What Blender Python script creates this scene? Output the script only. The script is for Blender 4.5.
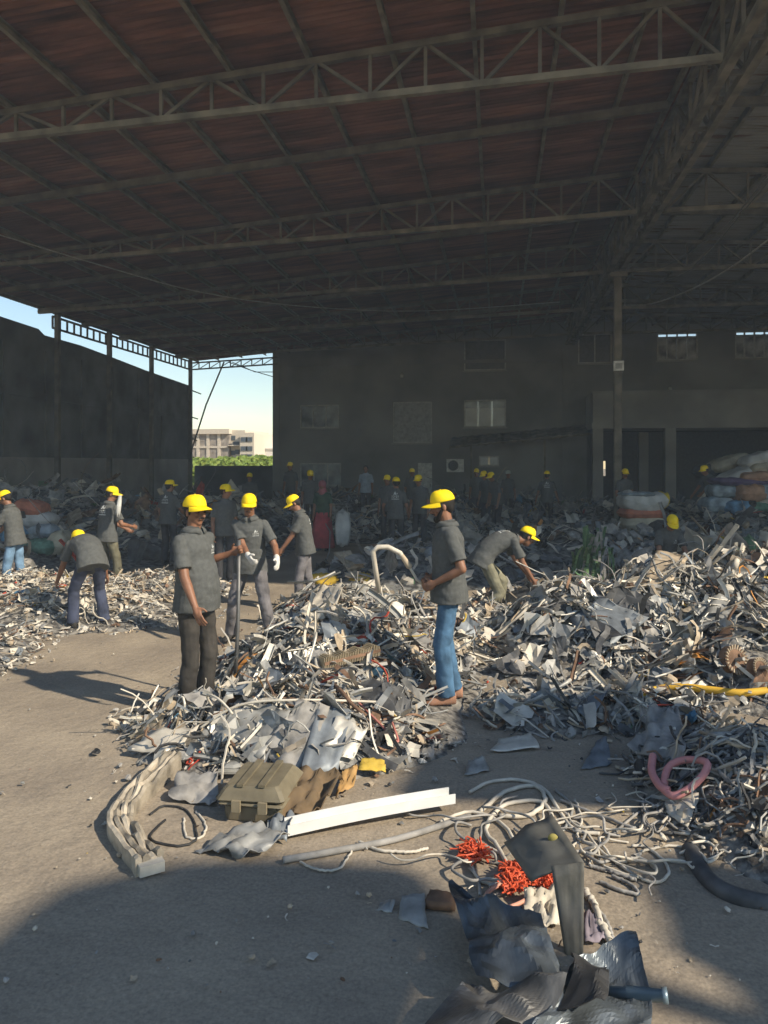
import bpy, bmesh, math, random
import numpy as np
from mathutils import Vector, Matrix, noise
from mathutils.bvhtree import BVHTree

for o in list(bpy.data.objects): bpy.data.objects.remove(o)
SC = bpy.context.scene
COL = SC.collection
R = math.radians

# ------------------------------------------------------------------ camera
YAW = R(8.76); F = 740.0; HY = 463.0; HC = 2.03
FW = Vector((-math.sin(YAW), math.cos(YAW), 0)); RT = Vector((math.cos(YAW), math.sin(YAW), 0))
cd = bpy.data.cameras.new('camera'); cam = bpy.data.objects.new('camera', cd); COL.objects.link(cam)
cam.location = (0, 0, HC); cam.rotation_euler = (R(90), 0, YAW)
cd.sensor_fit = 'VERTICAL'; cd.sensor_height = 36; cd.lens = F/1024*36
cd.shift_y = -(512-HY)/1024
cd.clip_end = 600
SC.camera = cam

# ------------------------------------------------------------------ light
SUN = Vector((2.2, -0.90, 1.74)).normalized()
sl = bpy.data.lights.new('sun', 'SUN'); so = bpy.data.objects.new('sun', sl); COL.objects.link(so)
sl.energy = 5.5; sl.angle = R(0.9); sl.color = (1.0, 0.89, 0.72)
so.rotation_euler = (-SUN).to_track_quat('-Z', 'Y').to_euler()
so.location = (20, -6, 20)
wd = bpy.data.worlds.new('world'); SC.world = wd; wd.use_nodes = True
nt = wd.node_tree; bg = nt.nodes['Background']
sky = nt.nodes.new('ShaderNodeTexSky'); sky.sky_type = 'NISHITA'; sky.sun_disc = False
sky.sun_elevation = math.asin(SUN.z); sky.sun_rotation = math.atan2(SUN.x, SUN.y)
sky.air_density = 1.2; sky.dust_density = .15; sky.ozone_density = 1.5
nt.links.new(sky.outputs[0], bg.inputs[0]); bg.inputs[1].default_value = 0.128
vs = SC.view_settings
SC.display_settings.display_device = 'sRGB'
vs.view_transform = 'Standard'; vs.look = 'None'; vs.gamma = 1; vs.use_curve_mapping = False
vs.exposure = 0.28
SC.cycles.diffuse_bounces = 4; SC.cycles.max_bounces = 6; SC.cycles.volume_bounces = 0

# ------------------------------------------------------------------ mapping helpers
def W(px, py, d):
    return Vector((0, 0, HC)) + d*(FW + RT*((px-384)/F) + Vector((0, 0, (HY-py)/F)))
def G(px, py, z=0.0):
    return W(px, py, (HC-z)*F/(py-HY))
def L(px, d, z=0.0):
    p = d*(FW + RT*((px-384)/F)); return Vector((p.x, p.y, z))
def onY(px, py, Y):
    a = (px-384)/F; d = Y/(math.cos(YAW)+a*math.sin(YAW)); return W(px, py, d)

# ------------------------------------------------------------------ materials
MATS = {}
def mat(name, col, rough=0.8, metal=0.0, var=0.15, scale=8.0, bump=0.0, bscale=30.0, spec=0.3, col2=None, stretch=(1,1,1), emit=0.0, trans=0.0, thresh=None):
    if name in MATS: return MATS[name]
    m = bpy.data.materials.new(name); m.use_nodes = True; n = m.node_tree; b = n.nodes['Principled BSDF']
    b.inputs['Roughness'].default_value = rough; b.inputs['Metallic'].default_value = metal
    b.inputs['Specular IOR Level'].default_value = spec
    if trans: b.inputs['Transmission Weight'].default_value = trans
    tc = n.nodes.new('ShaderNodeTexCoord'); mp = n.nodes.new('ShaderNodeMapping'); mp.inputs['Scale'].default_value = stretch
    n.links.new(tc.outputs['Object'], mp.inputs[0])
    tx = n.nodes.new('ShaderNodeTexNoise'); tx.inputs['Scale'].default_value = scale; tx.inputs['Detail'].default_value = 5
    n.links.new(mp.outputs[0], tx.inputs[0])
    cr = n.nodes.new('ShaderNodeValToRGB')
    c2 = col2 or tuple(max(0, c*(1-var*2)) for c in col); c1 = col if col2 else tuple(min(1, c*(1+var)) for c in col)
    lo, hi = thresh or (0.32, 0.68)
    cr.color_ramp.elements[0].position = lo; cr.color_ramp.elements[1].position = hi
    cr.color_ramp.elements[0].color = (*c2, 1); cr.color_ramp.elements[1].color = (*c1, 1)
    n.links.new(tx.outputs[0], cr.inputs[0]); n.links.new(cr.outputs[0], b.inputs['Base Color'])
    if emit:
        b.inputs['Emission Strength'].default_value = emit; n.links.new(cr.outputs[0], b.inputs['Emission Color'])
    if bump:
        t2 = n.nodes.new('ShaderNodeTexNoise'); t2.inputs['Scale'].default_value = bscale; t2.inputs['Detail'].default_value = 6
        n.links.new(mp.outputs[0], t2.inputs[0])
        bp = n.nodes.new('ShaderNodeBump'); bp.inputs['Strength'].default_value = bump; bp.inputs['Distance'].default_value = 0.02
        n.links.new(t2.outputs[0], bp.inputs['Height']); n.links.new(bp.outputs[0], b.inputs['Normal'])
    MATS[name] = m
    return m

# ------------------------------------------------------------------ mesh builder
class MB:
    def __init__(s): s.V = []; s.F = []; s.I = []
    def add(s, V, Fc, mi=0):
        o = len(s.V); s.V.extend([tuple(v) for v in V]); s.F.extend([tuple(i+o for i in f) for f in Fc]); s.I.extend([mi]*len(Fc)); return s
    def box(s, a, b, mi=0):
        x0, y0, z0 = a; x1, y1, z1 = b
        V = [(x0,y0,z0),(x1,y0,z0),(x1,y1,z0),(x0,y1,z0),(x0,y0,z1),(x1,y0,z1),(x1,y1,z1),(x0,y1,z1)]
        return s.add(V, [(0,3,2,1),(4,5,6,7),(0,1,5,4),(1,2,6,5),(2,3,7,6),(3,0,4,7)], mi)
    def bar(s, a, b, w, h, mi=0):      # rectangular bar from a to b
        a = Vector(a); b = Vector(b); d = (b-a).normalized()
        up = Vector((0,0,1)) if abs(d.z) < .95 else Vector((0,1,0))
        r = d.cross(up).normalized()*w/2; u = r.cross(d).normalized()*h/2
        V = [a-r-u, a+r-u, a+r+u, a-r+u, b-r-u, b+r-u, b+r+u, b-r+u]
        return s.add(V, [(0,3,2,1),(4,5,6,7),(0,1,5,4),(1,2,6,5),(2,3,7,6),(3,0,4,7)], mi)
    def tube(s, path, r, n=8, mi=0, cap=True):
        P = [Vector(p) for p in path]; rr = r if isinstance(r, (list, tuple)) else [r]*len(P)
        V = []; Fc = []; prev = None
        for i, p in enumerate(P):
            d = (P[min(i+1, len(P)-1)]-P[max(i-1, 0)])
            d = d.normalized() if d.length > 1e-7 else Vector((0,0,1))
            if prev is None:
                a = Vector((0,0,1)) if abs(d.z) < .9 else Vector((1,0,0)); x = d.cross(a).normalized()
            else:
                x = prev - d*prev.dot(d); x = x.normalized() if x.length > 1e-6 else d.orthogonal().normalized()
            prev = x; y = d.cross(x)
            for k in range(n):
                t = 2*math.pi*k/n; V.append(p+(x*math.cos(t)+y*math.sin(t))*rr[i])
        for i in range(len(P)-1):
            for k in range(n):
                k2 = (k+1) % n; Fc.append((i*n+k, i*n+k2, (i+1)*n+k2, (i+1)*n+k))
        if cap: Fc.append(tuple(range(n-1, -1, -1))); Fc.append(tuple((len(P)-1)*n+k for k in range(n)))
        return s.add(V, Fc, mi)
    def loft(s, rings, n=20, mi=0, power=2.0, floor=None):   # rings: (center, right, fwd, rx, ry)
        V = []; Fc = []
        for (c, r, f, rx, ry) in rings:
            c = Vector(c)
            for k in range(n):
                t = 2*math.pi*k/n; ct, st = math.cos(t), math.sin(t)
                e = 2.0/power
                q = c + r*(math.copysign(abs(ct)**e, ct)*rx) + f*(math.copysign(abs(st)**e, st)*ry)
                if floor is not None and q.z < floor: q.z = floor
                V.append(q)
        for i in range(len(rings)-1):
            for k in range(n):
                k2 = (k+1) % n; Fc.append((i*n+k, i*n+k2, (i+1)*n+k2, (i+1)*n+k))
        Fc.append(tuple(range(n-1, -1, -1))); Fc.append(tuple((len(rings)-1)*n+k for k in range(n)))
        return s.add(V, Fc, mi)
    def ell(s, c, rad, M=None, nu=14, nv=9, mi=0):
        V = []; Fc = []; c = Vector(c); M = M or Matrix.Identity(3)
        V.append(c+M@Vector((0,0,-rad[2])))
        for j in range(1, nv):
            p = -math.pi/2+math.pi*j/nv
            for k in range(nu):
                t = 2*math.pi*k/nu
                V.append(c+M@Vector((rad[0]*math.cos(p)*math.cos(t), rad[1]*math.cos(p)*math.sin(t), rad[2]*math.sin(p))))
        V.append(c+M@Vector((0,0,rad[2]))); T = len(V)-1
        for k in range(nu):
            k2 = (k+1) % nu; Fc.append((0, 1+k2, 1+k)); Fc.append((T, 1+(nv-2)*nu+k, 1+(nv-2)*nu+k2))
            for j in range(nv-2): Fc.append((1+j*nu+k, 1+j*nu+k2, 1+(j+1)*nu+k2, 1+(j+1)*nu+k))
        return s.add(V, Fc, mi)
    def cap(s, a, b, ra, rb, n=12, mi=0):     # tapered capsule
        a = Vector(a); b = Vector(b); d = b-a
        if d.length < 1e-6: return s.ell(a, (ra,ra,ra))
        d.normalize(); rings = []; x = d.orthogonal().normalized(); y = d.cross(x)
        for q in (-.98, -.8, -.45, 0): rings.append((a+d*q*ra, x, y, ra*math.sqrt(1-q*q), ra*math.sqrt(1-q*q)))
        for q in (0, .45, .8, .98): rings.append((b+d*q*rb, x, y, rb*math.sqrt(1-q*q), rb*math.sqrt(1-q*q)))
        return s.loft(rings, n, mi)
    def cone(s, a, b, ra, rb, n=16, mi=0):
        a = Vector(a); b = Vector(b); d = (b-a).normalized(); x = d.orthogonal().normalized(); y = d.cross(x)
        return s.loft([(a, x, y, ra, ra), (b, x, y, rb, rb)], n, mi)
    def mesh(s, name, mats, smooth=False):
        me = bpy.data.meshes.new(name); me.from_pydata(s.V, [], s.F)
        for m in (mats if isinstance(mats, (list, tuple)) else [mats]): me.materials.append(m)
        if s.I and max(s.I) > 0: me.polygons.foreach_set('material_index', s.I)
        if smooth: me.polygons.foreach_set('use_smooth', [True]*len(me.polygons))
        me.update(); return me
    def build(s, name, mats, parent=None, smooth=False, loc=None, rot=None):
        o = bpy.data.objects.new(name, s.mesh(name, mats, smooth)); COL.objects.link(o)
        if parent: o.parent = parent
        if loc is not None: o.location = loc
        if rot is not None: o.rotation_euler = rot
        return o

def recenter(o):      # move a world-space mesh's origin to its base
    me = o.data; n = len(me.vertices); co = np.empty(n*3, 'f'); me.vertices.foreach_get('co', co); co = co.reshape(-1, 3)
    c = (co.min(0)+co.max(0))/2; c[2] = co[:, 2].min()
    co -= c; me.vertices.foreach_set('co', co.ravel()); me.update(); o.location = Vector(c.tolist()); return o
def tag(o, label=None, cat=None, group=None, kind=None):
    if label: o['label'] = label
    if cat: o['category'] = cat
    if group: o['group'] = group
    if kind: o['kind'] = kind
    return o
def empty(name, loc=(0,0,0), rz=0, label=None, cat=None, group=None):
    o = bpy.data.objects.new(name, None); COL.objects.link(o); o.location = loc; o.rotation_euler = (0,0,rz); o.empty_display_size = .1
    return tag(o, label, cat, group)
def copy_tree(o, parent=None, loc=None, rot=None, scale=None, label=None, group=None):
    c = o.copy(); COL.objects.link(c); c.parent = parent
    if loc is not None: c.location = loc
    if rot is not None: c.rotation_euler = rot
    if scale is not None: c.scale = scale
    if label: c['label'] = label
    if group: c['group'] = group
    for ch in list(o.children): copy_tree(ch, c)
    return c
def struct(o): o['kind'] = 'structure'; return o

def remesh(mb, voxel, mats, name, smooth_it=3, parent=None):
    me = mb.mesh('tmp', mats); o = bpy.data.objects.new('tmp', me); COL.objects.link(o)
    m = o.modifiers.new('r', 'REMESH'); m.mode = 'VOXEL'; m.voxel_size = voxel; m.use_smooth_shade = True
    if smooth_it:
        s = o.modifiers.new('s', 'SMOOTH'); s.factor = .5; s.iterations = smooth_it
    dg = bpy.context.evaluated_depsgraph_get(); dg.update()
    me2 = bpy.data.meshes.new_from_object(o.evaluated_get(dg)); me2.name = name
    bpy.data.objects.remove(o); bpy.data.meshes.remove(me)
    me2.materials.clear()
    for m_ in (mats if isinstance(mats, (list, tuple)) else [mats]): me2.materials.append(m_)
    r = bpy.data.objects.new(name, me2); COL.objects.link(r)
    if parent: r.parent = parent
    return r
def wrinkle(o, amp, freq, stretch=(1,1,1), seed=0):
    me = o.data; n = len(me.vertices)
    for v in me.vertices:
        p = v.co; q = Vector((p.x*stretch[0], p.y*stretch[1], p.z*stretch[2]))*freq + Vector((seed*7.1, seed*3.3, 0))
        a = noise.noise(q)+.5*noise.noise(q*2.1)
        v.co = p + v.normal*(amp*a)
    me.update()

# ================================================================== HEAP FIELD
# (name, px, d, lateral radius, depth radius, height)
BLOBS = [
 ('central', 295, 5.45, .95, .62, .34), ('central', 330, 6.7, 1.05, .95, .60), ('central', 385, 8.2, 1.25, 1.05, .50),
 ('central', 190, 5.75, .50, .40, .11), ('central', 405, 5.7, .45, .5, .12), ('central', 500, 8.7, 1.0, .8, .34), ('central', 345, 9.6, .9, .6, .40),
 ('right', 590, 7.9, 1.15, 1.1, .58), ('right', 690, 8.3, 1.5, 1.3, .84), ('right', 545, 9.6, 1.3, .9, .40), ('right', 760, 6.9, 1.0, .8, .52), ('right', 800, 8.6, 1.5, 1.5, .9),
 ('right', 560, 6.0, .7, .5, .10), ('right', 650, 5.9, .5, .4, .13),
 ('left', 55, 9.8, 1.7, .95, .30), ('left', 5, 11.0, 1.9, 1.1, .42), ('left', 155, 11.6, 1.2, .7, .30), ('left', -20, 7.6, .45, .9, .14),
 ('dark_left', 30, 19, 4.5, 3.2, 1.45), ('dark_left', 120, 17, 3.0, 2.0, .75), ('dark_left', 215, 21, 3.0, 2.4, 1.05), ('dark_left', 330, 25, 4.0, 2.6, .95), ('dark_left', -60, 15, 3.0, 2.6, 1.2),
 ('dark_right', 560, 14, 1.9, 1.6, .72), ('dark_right', 655, 14.5, 2.6, 1.6, .62), ('dark_right', 640, 22, 6.0, 3.0, .82), ('dark_right', 780, 17, 3.2, 2.6, .95), ('dark_right', 430, 21, 3.0, 2.0, .62), ('dark_right', 425, 13.2, 1.7, 1.1, .58), ('dark_right', 480, 26, 5, 2.2, .9), ('dark_right', 740, 11.5, 2.2, 1.3, .72),
 ('cable', 768, 4.55, .66, .66, .34), ('cable', 790, 4.0, .45, .45, .25),
]
BL = []
for nm, px, d, rx, ry, h in BLOBS:
    lat = (px-384)/F*d; BL.append((nm, lat, d, rx, ry, h))
def HH(x, y, name=None):
    lat = x*RT.x+y*RT.y; dep = x*FW.x+y*FW.y; s = 0.0
    for nm, cx, cy, rx, ry, h in BL:
        if name and nm != name: continue
        u = (lat-cx)/rx; v = (dep-cy)/ry; q = u*u+v*v
        if q < 2.4: s += (h*math.exp(-1.1*q*(1+.35*q)))**3
    z = s**(1/3.0)
    if z > .02: z *= 1+.28*noise.noise(Vector((x*1.3, y*1.3, 3.1)))+.14*noise.noise(Vector((x*3.9, y*3.9, 7.1)))
    return z if z > .02 else 0.0

# ================================================================== GROUND
M_ground = mat('packed_dirt', (.385,.325,.245), .95, 0, scale=1.3, bump=.8, bscale=11, spec=.15, col2=(.255,.215,.168), thresh=(.3,.72))
def finer_ground():
    n = M_ground.node_tree; b = n.nodes['Principled BSDF']; tc = [x for x in n.nodes if x.type == 'TEX_COORD'][0]
    cr = [x for x in n.nodes if x.type == 'VALTORGB'][0]
    t = n.nodes.new('ShaderNodeTexNoise'); t.inputs['Scale'].default_value = 55; t.inputs['Detail'].default_value = 8; t.inputs['Roughness'].default_value = .7
    n.links.new(tc.outputs['Object'], t.inputs[0])
    r2 = n.nodes.new('ShaderNodeValToRGB'); r2.color_ramp.elements[0].position = .3; r2.color_ramp.elements[0].color = (.62,.62,.62,1)
    r2.color_ramp.elements[1].position = .75; r2.color_ramp.elements[1].color = (1.2,1.18,1.15,1); n.links.new(t.outputs[0], r2.inputs[0])
    mx = n.nodes.new('ShaderNodeMix'); mx.data_type = 'RGBA'; mx.blend_type = 'MULTIPLY'; mx.inputs[0].default_value = 1
    n.links.new(cr.outputs[0], mx.inputs[6]); n.links.new(r2.outputs[0], mx.inputs[7]); n.links.new(mx.outputs[2], b.inputs['Base Color'])
finer_ground()
def ground():
    mb = MB(); xs = sorted(set([-90,-60,-40,-30,-20,-16]+[x*.25 for x in range(-56, 57)]+[20,26,40,60,90])); ys = sorted(set([-40,-20,-10,-6]+[y*.25 for y in range(-8, 60)]+[16,20,25,33,39,50,80,150,260]))
    V = []; nx = len(xs)
    for y in ys:
        for x in xs:
            z = 0
            if -14 < x < 14 and -2 < y < 15: z = .012*noise.noise(Vector((x*.8, y*.8, 0)))+.006*noise.noise(Vector((x*3, y*3, 0)))
            V.append((x, y, z))
    Fc = [(j*nx+i, j*nx+i+1, (j+1)*nx+i+1, (j+1)*nx+i) for j in range(len(ys)-1) for i in range(nx-1)]
    mb.add(V, Fc); struct(mb.build('floor', M_ground, smooth=True))
ground()

# ================================================================== SHED SHELL
GX = 3.1; RZ = 8.05; SL = .079; Y0 = 7.9; YB = 33.0; XL = -13.95; XR = 21.0
def roofz(x): return RZ - SL*(GX-x) if x < GX else RZ - .055*(x-GX)
def roof_mat(name, cols, streak):
    m = bpy.data.materials.new(name); m.use_nodes = True; n = m.node_tree; b = n.nodes['Principled BSDF']
    b.inputs['Roughness'].default_value = .8; b.inputs['Specular IOR Level'].default_value = .2
    tc = n.nodes.new('ShaderNodeTexCoord')
    def noise_(sc, stretch, det=6):
        mp = n.nodes.new('ShaderNodeMapping'); mp.inputs['Scale'].default_value = stretch; n.links.new(tc.outputs['Object'], mp.inputs[0])
        t = n.nodes.new('ShaderNodeTexNoise'); t.inputs['Scale'].default_value = sc; t.inputs['Detail'].default_value = det; t.inputs['Roughness'].default_value = .65
        n.links.new(mp.outputs[0], t.inputs[0]); return t
    t1 = noise_(1.0, (.35, 1.6, 1)); t2 = noise_(1.0, (.6, 9.0, 1))
    ad = n.nodes.new('ShaderNodeMath'); ad.operation = 'ADD'; n.links.new(t1.outputs[0], ad.inputs[0]); n.links.new(t2.outputs[0], ad.inputs[1])
    hf = n.nodes.new('ShaderNodeMath'); hf.operation = 'MULTIPLY'; hf.inputs[1].default_value = .5; n.links.new(ad.outputs[0], hf.inputs[0])
    cr = n.nodes.new('ShaderNodeValToRGB'); el = cr.color_ramp.elements
    el[0].position = streak[0]; el[0].color = (*cols[0], 1); el[1].position = streak[-1]; el[1].color = (*cols[-1], 1)
    for p, c in list(zip(streak, cols))[1:-1]:
        e = el.new(p); e.color = (*c, 1)
    n.links.new(hf.outputs[0], cr.inputs[0]); n.links.new(cr.outputs[0], b.inputs['Base Color'])
    return m
M_roof = roof_mat('rusted_corrugated_sheet', [(.03,.018,.014),(.105,.050,.036),(.19,.088,.060),(.24,.15,.11)], [.34,.47,.56,.68])
M_roofg = roof_mat('galvanised_corrugated_sheet', [(.09,.035,.02),(.13,.075,.05),(.22,.22,.20),(.28,.28,.26)], [.36,.42,.47,.66])
M_steel = mat('painted_steel', (.135,.12,.095), .7, .1, var=.25, scale=3, spec=.25)
M_steel2 = mat('dusty_steel', (.19,.17,.13), .75, .1, var=.25, scale=3, spec=.2)
def corr(x0, x1, y0, y1, name, m):
    mb = MB(); pitch = .125; k = 6; ny = int((y1-y0)/pitch*k); nx = int((x1-x0)/1.2)+1
    V = []
    for j in range(ny+1):
        y = y0+(y1-y0)*j/ny; ph = 2*math.pi*(y-y0)/pitch; lap = .012 if int((y-y0)/.85) % 2 else 0
        for i in range(nx+1):
            x = x0+(x1-x0)*i/nx
            V.append((x, y, roofz(x)+.17+.022*math.sin(ph)+lap+.01*noise.noise(Vector((x, y*.6, 0)))))
    n1 = nx+1
    mb.add(V, [(j*n1+i, (j+1)*n1+i, (j+1)*n1+i+1, j*n1+i+1) for j in range(ny) for i in range(nx)])
    o = mb.build(name, m, smooth=True); s = o.modifiers.new('t', 'SOLIDIFY'); s.thickness = .004; return struct(o)
corr(XL-.25, GX, Y0, YB+.3, 'ceiling', M_roof); corr(GX, XR+.3, Y0, YB+.3, 'ceiling', M_roofg)
# purlins
p0 = None
ORD = ['first','second','third','fourth','fifth','sixth','seventh','eighth','ninth','tenth','eleventh','twelfth','thirteenth','fourteenth','fifteenth','sixteenth','seventeenth']
xs = [GX-1.14*k-(.25 if k == 0 else 0) for k in range(0, 15)]+[XL+.1]+[GX+1.14*k for k in range(1, 16)]
for i, x in enumerate(xs):
    if p0 is None:
        mb = MB(); mb.box((-.03, 0, 0), (.03, YB-Y0, .006)); mb.box((-.03, 0, .006), (-.024, YB-Y0, .12)); mb.box((-.03, 0, .114), (.03, YB-Y0, .12))
        p0 = mb.build('purlin', M_steel2, loc=(x, Y0, roofz(x)+.025)); tag(p0, 'steel purlin running from front to back under the roof sheets', 'beam', 'purlins under the roof sheets')
    else: c = p0.copy(); COL.objects.link(c); c.location = (x, Y0, roofz(x)+.025)
    side_ = 'left' if x < GX+.3 else 'right'; k_ = i if x < GX+.3 else i-16
    (p0 if i == 0 else c)['label'] = f'roof purlin running front to back, {ORD[k_ if side_ == "left" else k_]} one {side_} of the main girder'
# cross trusses
def truss(Y, x0, x1, label, npan, side):
    r = empty('roof_truss', ((x0+x1)/2, Y, 0), label=label, cat='roof truss')
    ox = (x0+x1)/2
    def top(x): return roofz(x)-.03
    if side < 0:
        def bot(x): return 7.2-.034*(GX-x)
    else:
        def bot(x): return 7.2-.0*(x-GX)
    def P(x, z): return (x-ox, 0, z)
    MB().bar(P(x0, top(x0)), P(x1, top(x1)), .09, .09).build('top_chord', M_steel, r)
    MB().bar(P(x0, bot(x0)), P(x1, bot(x1)), .09, .09).build('bottom_chord', M_steel2, r)
    for k in range(npan+1):
        x = x0+(x1-x0)*k/npan
        MB().bar(P(x, bot(x)), P(x, top(x)), .045, .045).build('post', M_steel, r)
        if k < npan:
            xn = x0+(x1-x0)*(k+1)/npan
            if k % 2 == 0: a, b = P(x, bot(x)), P(xn, top(xn))
            else: a, b = P(x, top(x)), P(xn, bot(xn))
            MB().bar(a, b, .045, .045).build('diagonal_brace', M_steel, r)
TY = [9.97, 15.85, 20.7, 25.6, 30.4]
TW = ['nearest', 'second nearest', 'third nearest', 'fourth nearest', 'farthest']
for Y, w in zip(TY, TW):
    truss(Y, XL+.1, GX-.28, f'{w} long lattice truss spanning the left half of the rusty roof', 22, -1)
    truss(Y, GX+.28, XR-.1, f'{w} lattice truss under the grey right half of the roof', 22, 1)
for i, Y in enumerate([12.9, 18.3, 23.1, 28.0]):
    for (a, b, s) in ((XL+.1, GX-.3, 'rusty left'), (GX+.3, XR-.1, 'grey right')):
        r = MB().bar((a, Y, roofz(a)-.04), (b, Y, roofz(b)-.04), .10, .13).build('rafter', M_steel)
        recenter(r); tag(r, f'plain steel rafter under the {s} roof half, {["nearest","second nearest","third nearest","farthest"][i]} of its row', 'beam')
# main girder: two lattice planes
g = empty('main_girder', (GX, Y0, 7.2), label='deep double lattice girder running from front to back along the roof ridge', cat='girder')
for sx in (-.15, .15):
    MB().bar((sx, 0, 0), (sx, YB-Y0, 0), .12, .12).build('bottom_chord', M_steel2, g)
    MB().bar((sx, 0, .78), (sx, YB-Y0, .78), .10, .10).build('top_chord', M_steel, g)
    n = 30
    for k in range(n):
        a = (YB-Y0)*k/n; b = (YB-Y0)*(k+1)/n
        MB().bar((sx, a, 0), (sx, a, .78), .05, .05).build('post', M_steel, g)
        MB().bar((sx, a, 0 if k % 2 else .78), (sx, b, .78 if k % 2 else 0), .05, .05).build('diagonal_brace', M_steel, g)
for k in range(31): MB().bar((-.15, (YB-Y0)*k/30, 0), (.15, (YB-Y0)*k/30, 0), .05, .05).build('cross_tie', M_steel, g)
# column
cb = W(618, 463, 20); cx, cy = GX+.09, 20.7
col = empty('steel_column', (cx, cy, 0), label='tall square steel column holding up the main girder', cat='column')
MB().box((-.095,-.095,0), (.095,.095,7.12)).build('shaft', M_steel2, col)
MB().box((-.22,-.22,7.02), (.22,.22,7.14)).build('cap_plate', M_steel2, col)
MB().box((-.24,-.24,0), (.24,.24,.03)).build('base_plate', M_steel2, col)
sb = empty('meter_box', (cx, cy-.16, 4.5), label='small white box fixed high on the steel column', cat='box')
MB().box((-.13,-.05,0), (.13,.05,.26)).build('casing', mat('white_box', (.75,.75,.72), .6), sb)
MB().box((-.09,-.056,.05), (.09,-.05,.2)).build('door', mat('grey_door', (.42,.42,.40), .6), sb)

# left wall with stepped top
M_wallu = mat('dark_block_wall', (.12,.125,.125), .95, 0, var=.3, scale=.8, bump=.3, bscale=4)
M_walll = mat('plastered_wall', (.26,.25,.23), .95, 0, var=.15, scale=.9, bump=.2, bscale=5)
mb = MB()
tops = [(3, 6.75), (10, 6.55), (15, 6.25), (20.7, 6.12), (21.0, 5.98), (23, 5.98), (24.6, 5.9), (27.6, 5.72), (31.75, 5.55)]
mb2 = MB()
for (a, ta), (b, tb) in zip(tops[:-1], tops[1:]):
    V = [(XL-.15,a,2.2),(XL+.1,a,2.2),(XL+.1,b,2.2),(XL-.15,b,2.2),(XL-.15,a,ta),(XL+.1,a,ta),(XL+.1,b,tb),(XL-.15,b,tb)]
    mb.add(V, [(0,3,2,1),(4,5,6,7),(0,1,5,4),(1,2,6,5),(2,3,7,6),(3,0,4,7)])
for k in range(14): mb.box((XL+.1, 3+k*2.0, 2.2), (XL+.16, 3.25+k*2.0, 5.5))
mb.box((XL+.1, 3, 4.0), (XL+.15, 31.7, 4.18))
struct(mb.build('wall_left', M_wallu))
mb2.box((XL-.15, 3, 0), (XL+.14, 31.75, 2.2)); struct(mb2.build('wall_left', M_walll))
wp = None
for wi, Y in enumerate((8.9, 12.0, 15.1, 18.3, 21.5, 24.65, 27.9, 31.7)):
    h = roofz(XL)
    if wp is None:
        wp = empty('wall_post', (XL+.22, Y, 0), label='steel post along the left wall, eighth counted from the open sky gap', cat='post', group='posts along the left wall')
        MB().box((-.07,-.07,0), (.07,.07,h)).build('shaft', M_steel, wp); MB().box((-.12,-.12,0), (.12,.12,.03)).build('base_plate', M_steel, wp)
    else: copy_tree(wp, loc=(XL+.22, Y, 0), label='steel post along the left wall, '+['','seventh','sixth','fifth','fourth','third','second','first'][wi]+' counted from the open sky gap')
e = empty('eave_girder', (XL+.05, 21.5, 6.3), label='ladder-like eave girder along the left roof edge above the wall', cat='girder')
MB().bar((0,0,0), (0,10.4,0), .06, .06).build('bottom_chord', M_steel, e); MB().bar((0,0,.36), (0,10.4,.36), .06, .06).build('top_chord', M_steel, e)
rg = MB().bar((0,0,0), (0,0,.36), .05, .05).build('rung', M_steel, e)
for k in range(1, 27): c = rg.copy(); COL.objects.link(c); c.location = (0, k*.4, 0)
e = empty('gable_girder', (XL, YB-1.0, 6.28), label='lattice girder above the open sky gap beside the back building', cat='girder')
MB().bar((0,0,0), (4.2,0,.18), .06, .06).build('bottom_chord', M_steel, e); MB().bar((0,0,.3), (4.2,0,.48), .06, .06).build('top_chord', M_steel, e)
for k in range(9):
    x = k*.5; MB().bar((x,0,x*.043), (x+.001,0,.3+x*.043), .04, .04).build('post', M_steel, e)
    if k < 8: MB().bar((x,0,x*.043), (x+.5,0,.3+x*.043), .03, .03).build('diagonal_brace', M_steel, e)
st = MB().tube([W(224, 362, 33.0), W(206, 405, 33.0), W(191, 452, 33.0)], .035, 6).build('stay_rod', M_steel); recenter(st); tag(st, 'long thin slanting rod crossing the open sky gap', 'rod')
for i, (a, b, w) in enumerate([((188,389),(201,394),'upper'), ((188,416),(198,419),'middle'), ((188,436),(197,441),'lower')]):
    s = MB().tube([W(*a, 33.1), W(*b, 33.1)], .03, 6).build('wall_bracket', M_steel); recenter(s); tag(s, f'{w} short bar sticking out of the left wall end into the sky gap', 'bar')
for i, (a, m_, b, w) in enumerate([((228,362),(250,370),(274,377),'upper sagging'), ((232,362),(255,372),(274,372),'lower kinked')]):
    s = MB().tube([W(*a, 33.0), W(*m_, 33.0), W(*b, 33.0)], .018, 5).build('cable', mat('black_cable', (.02,.02,.02), .6)); recenter(s); tag(s, f'{w} thin cable in the top right corner of the sky gap', 'cable')

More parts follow.
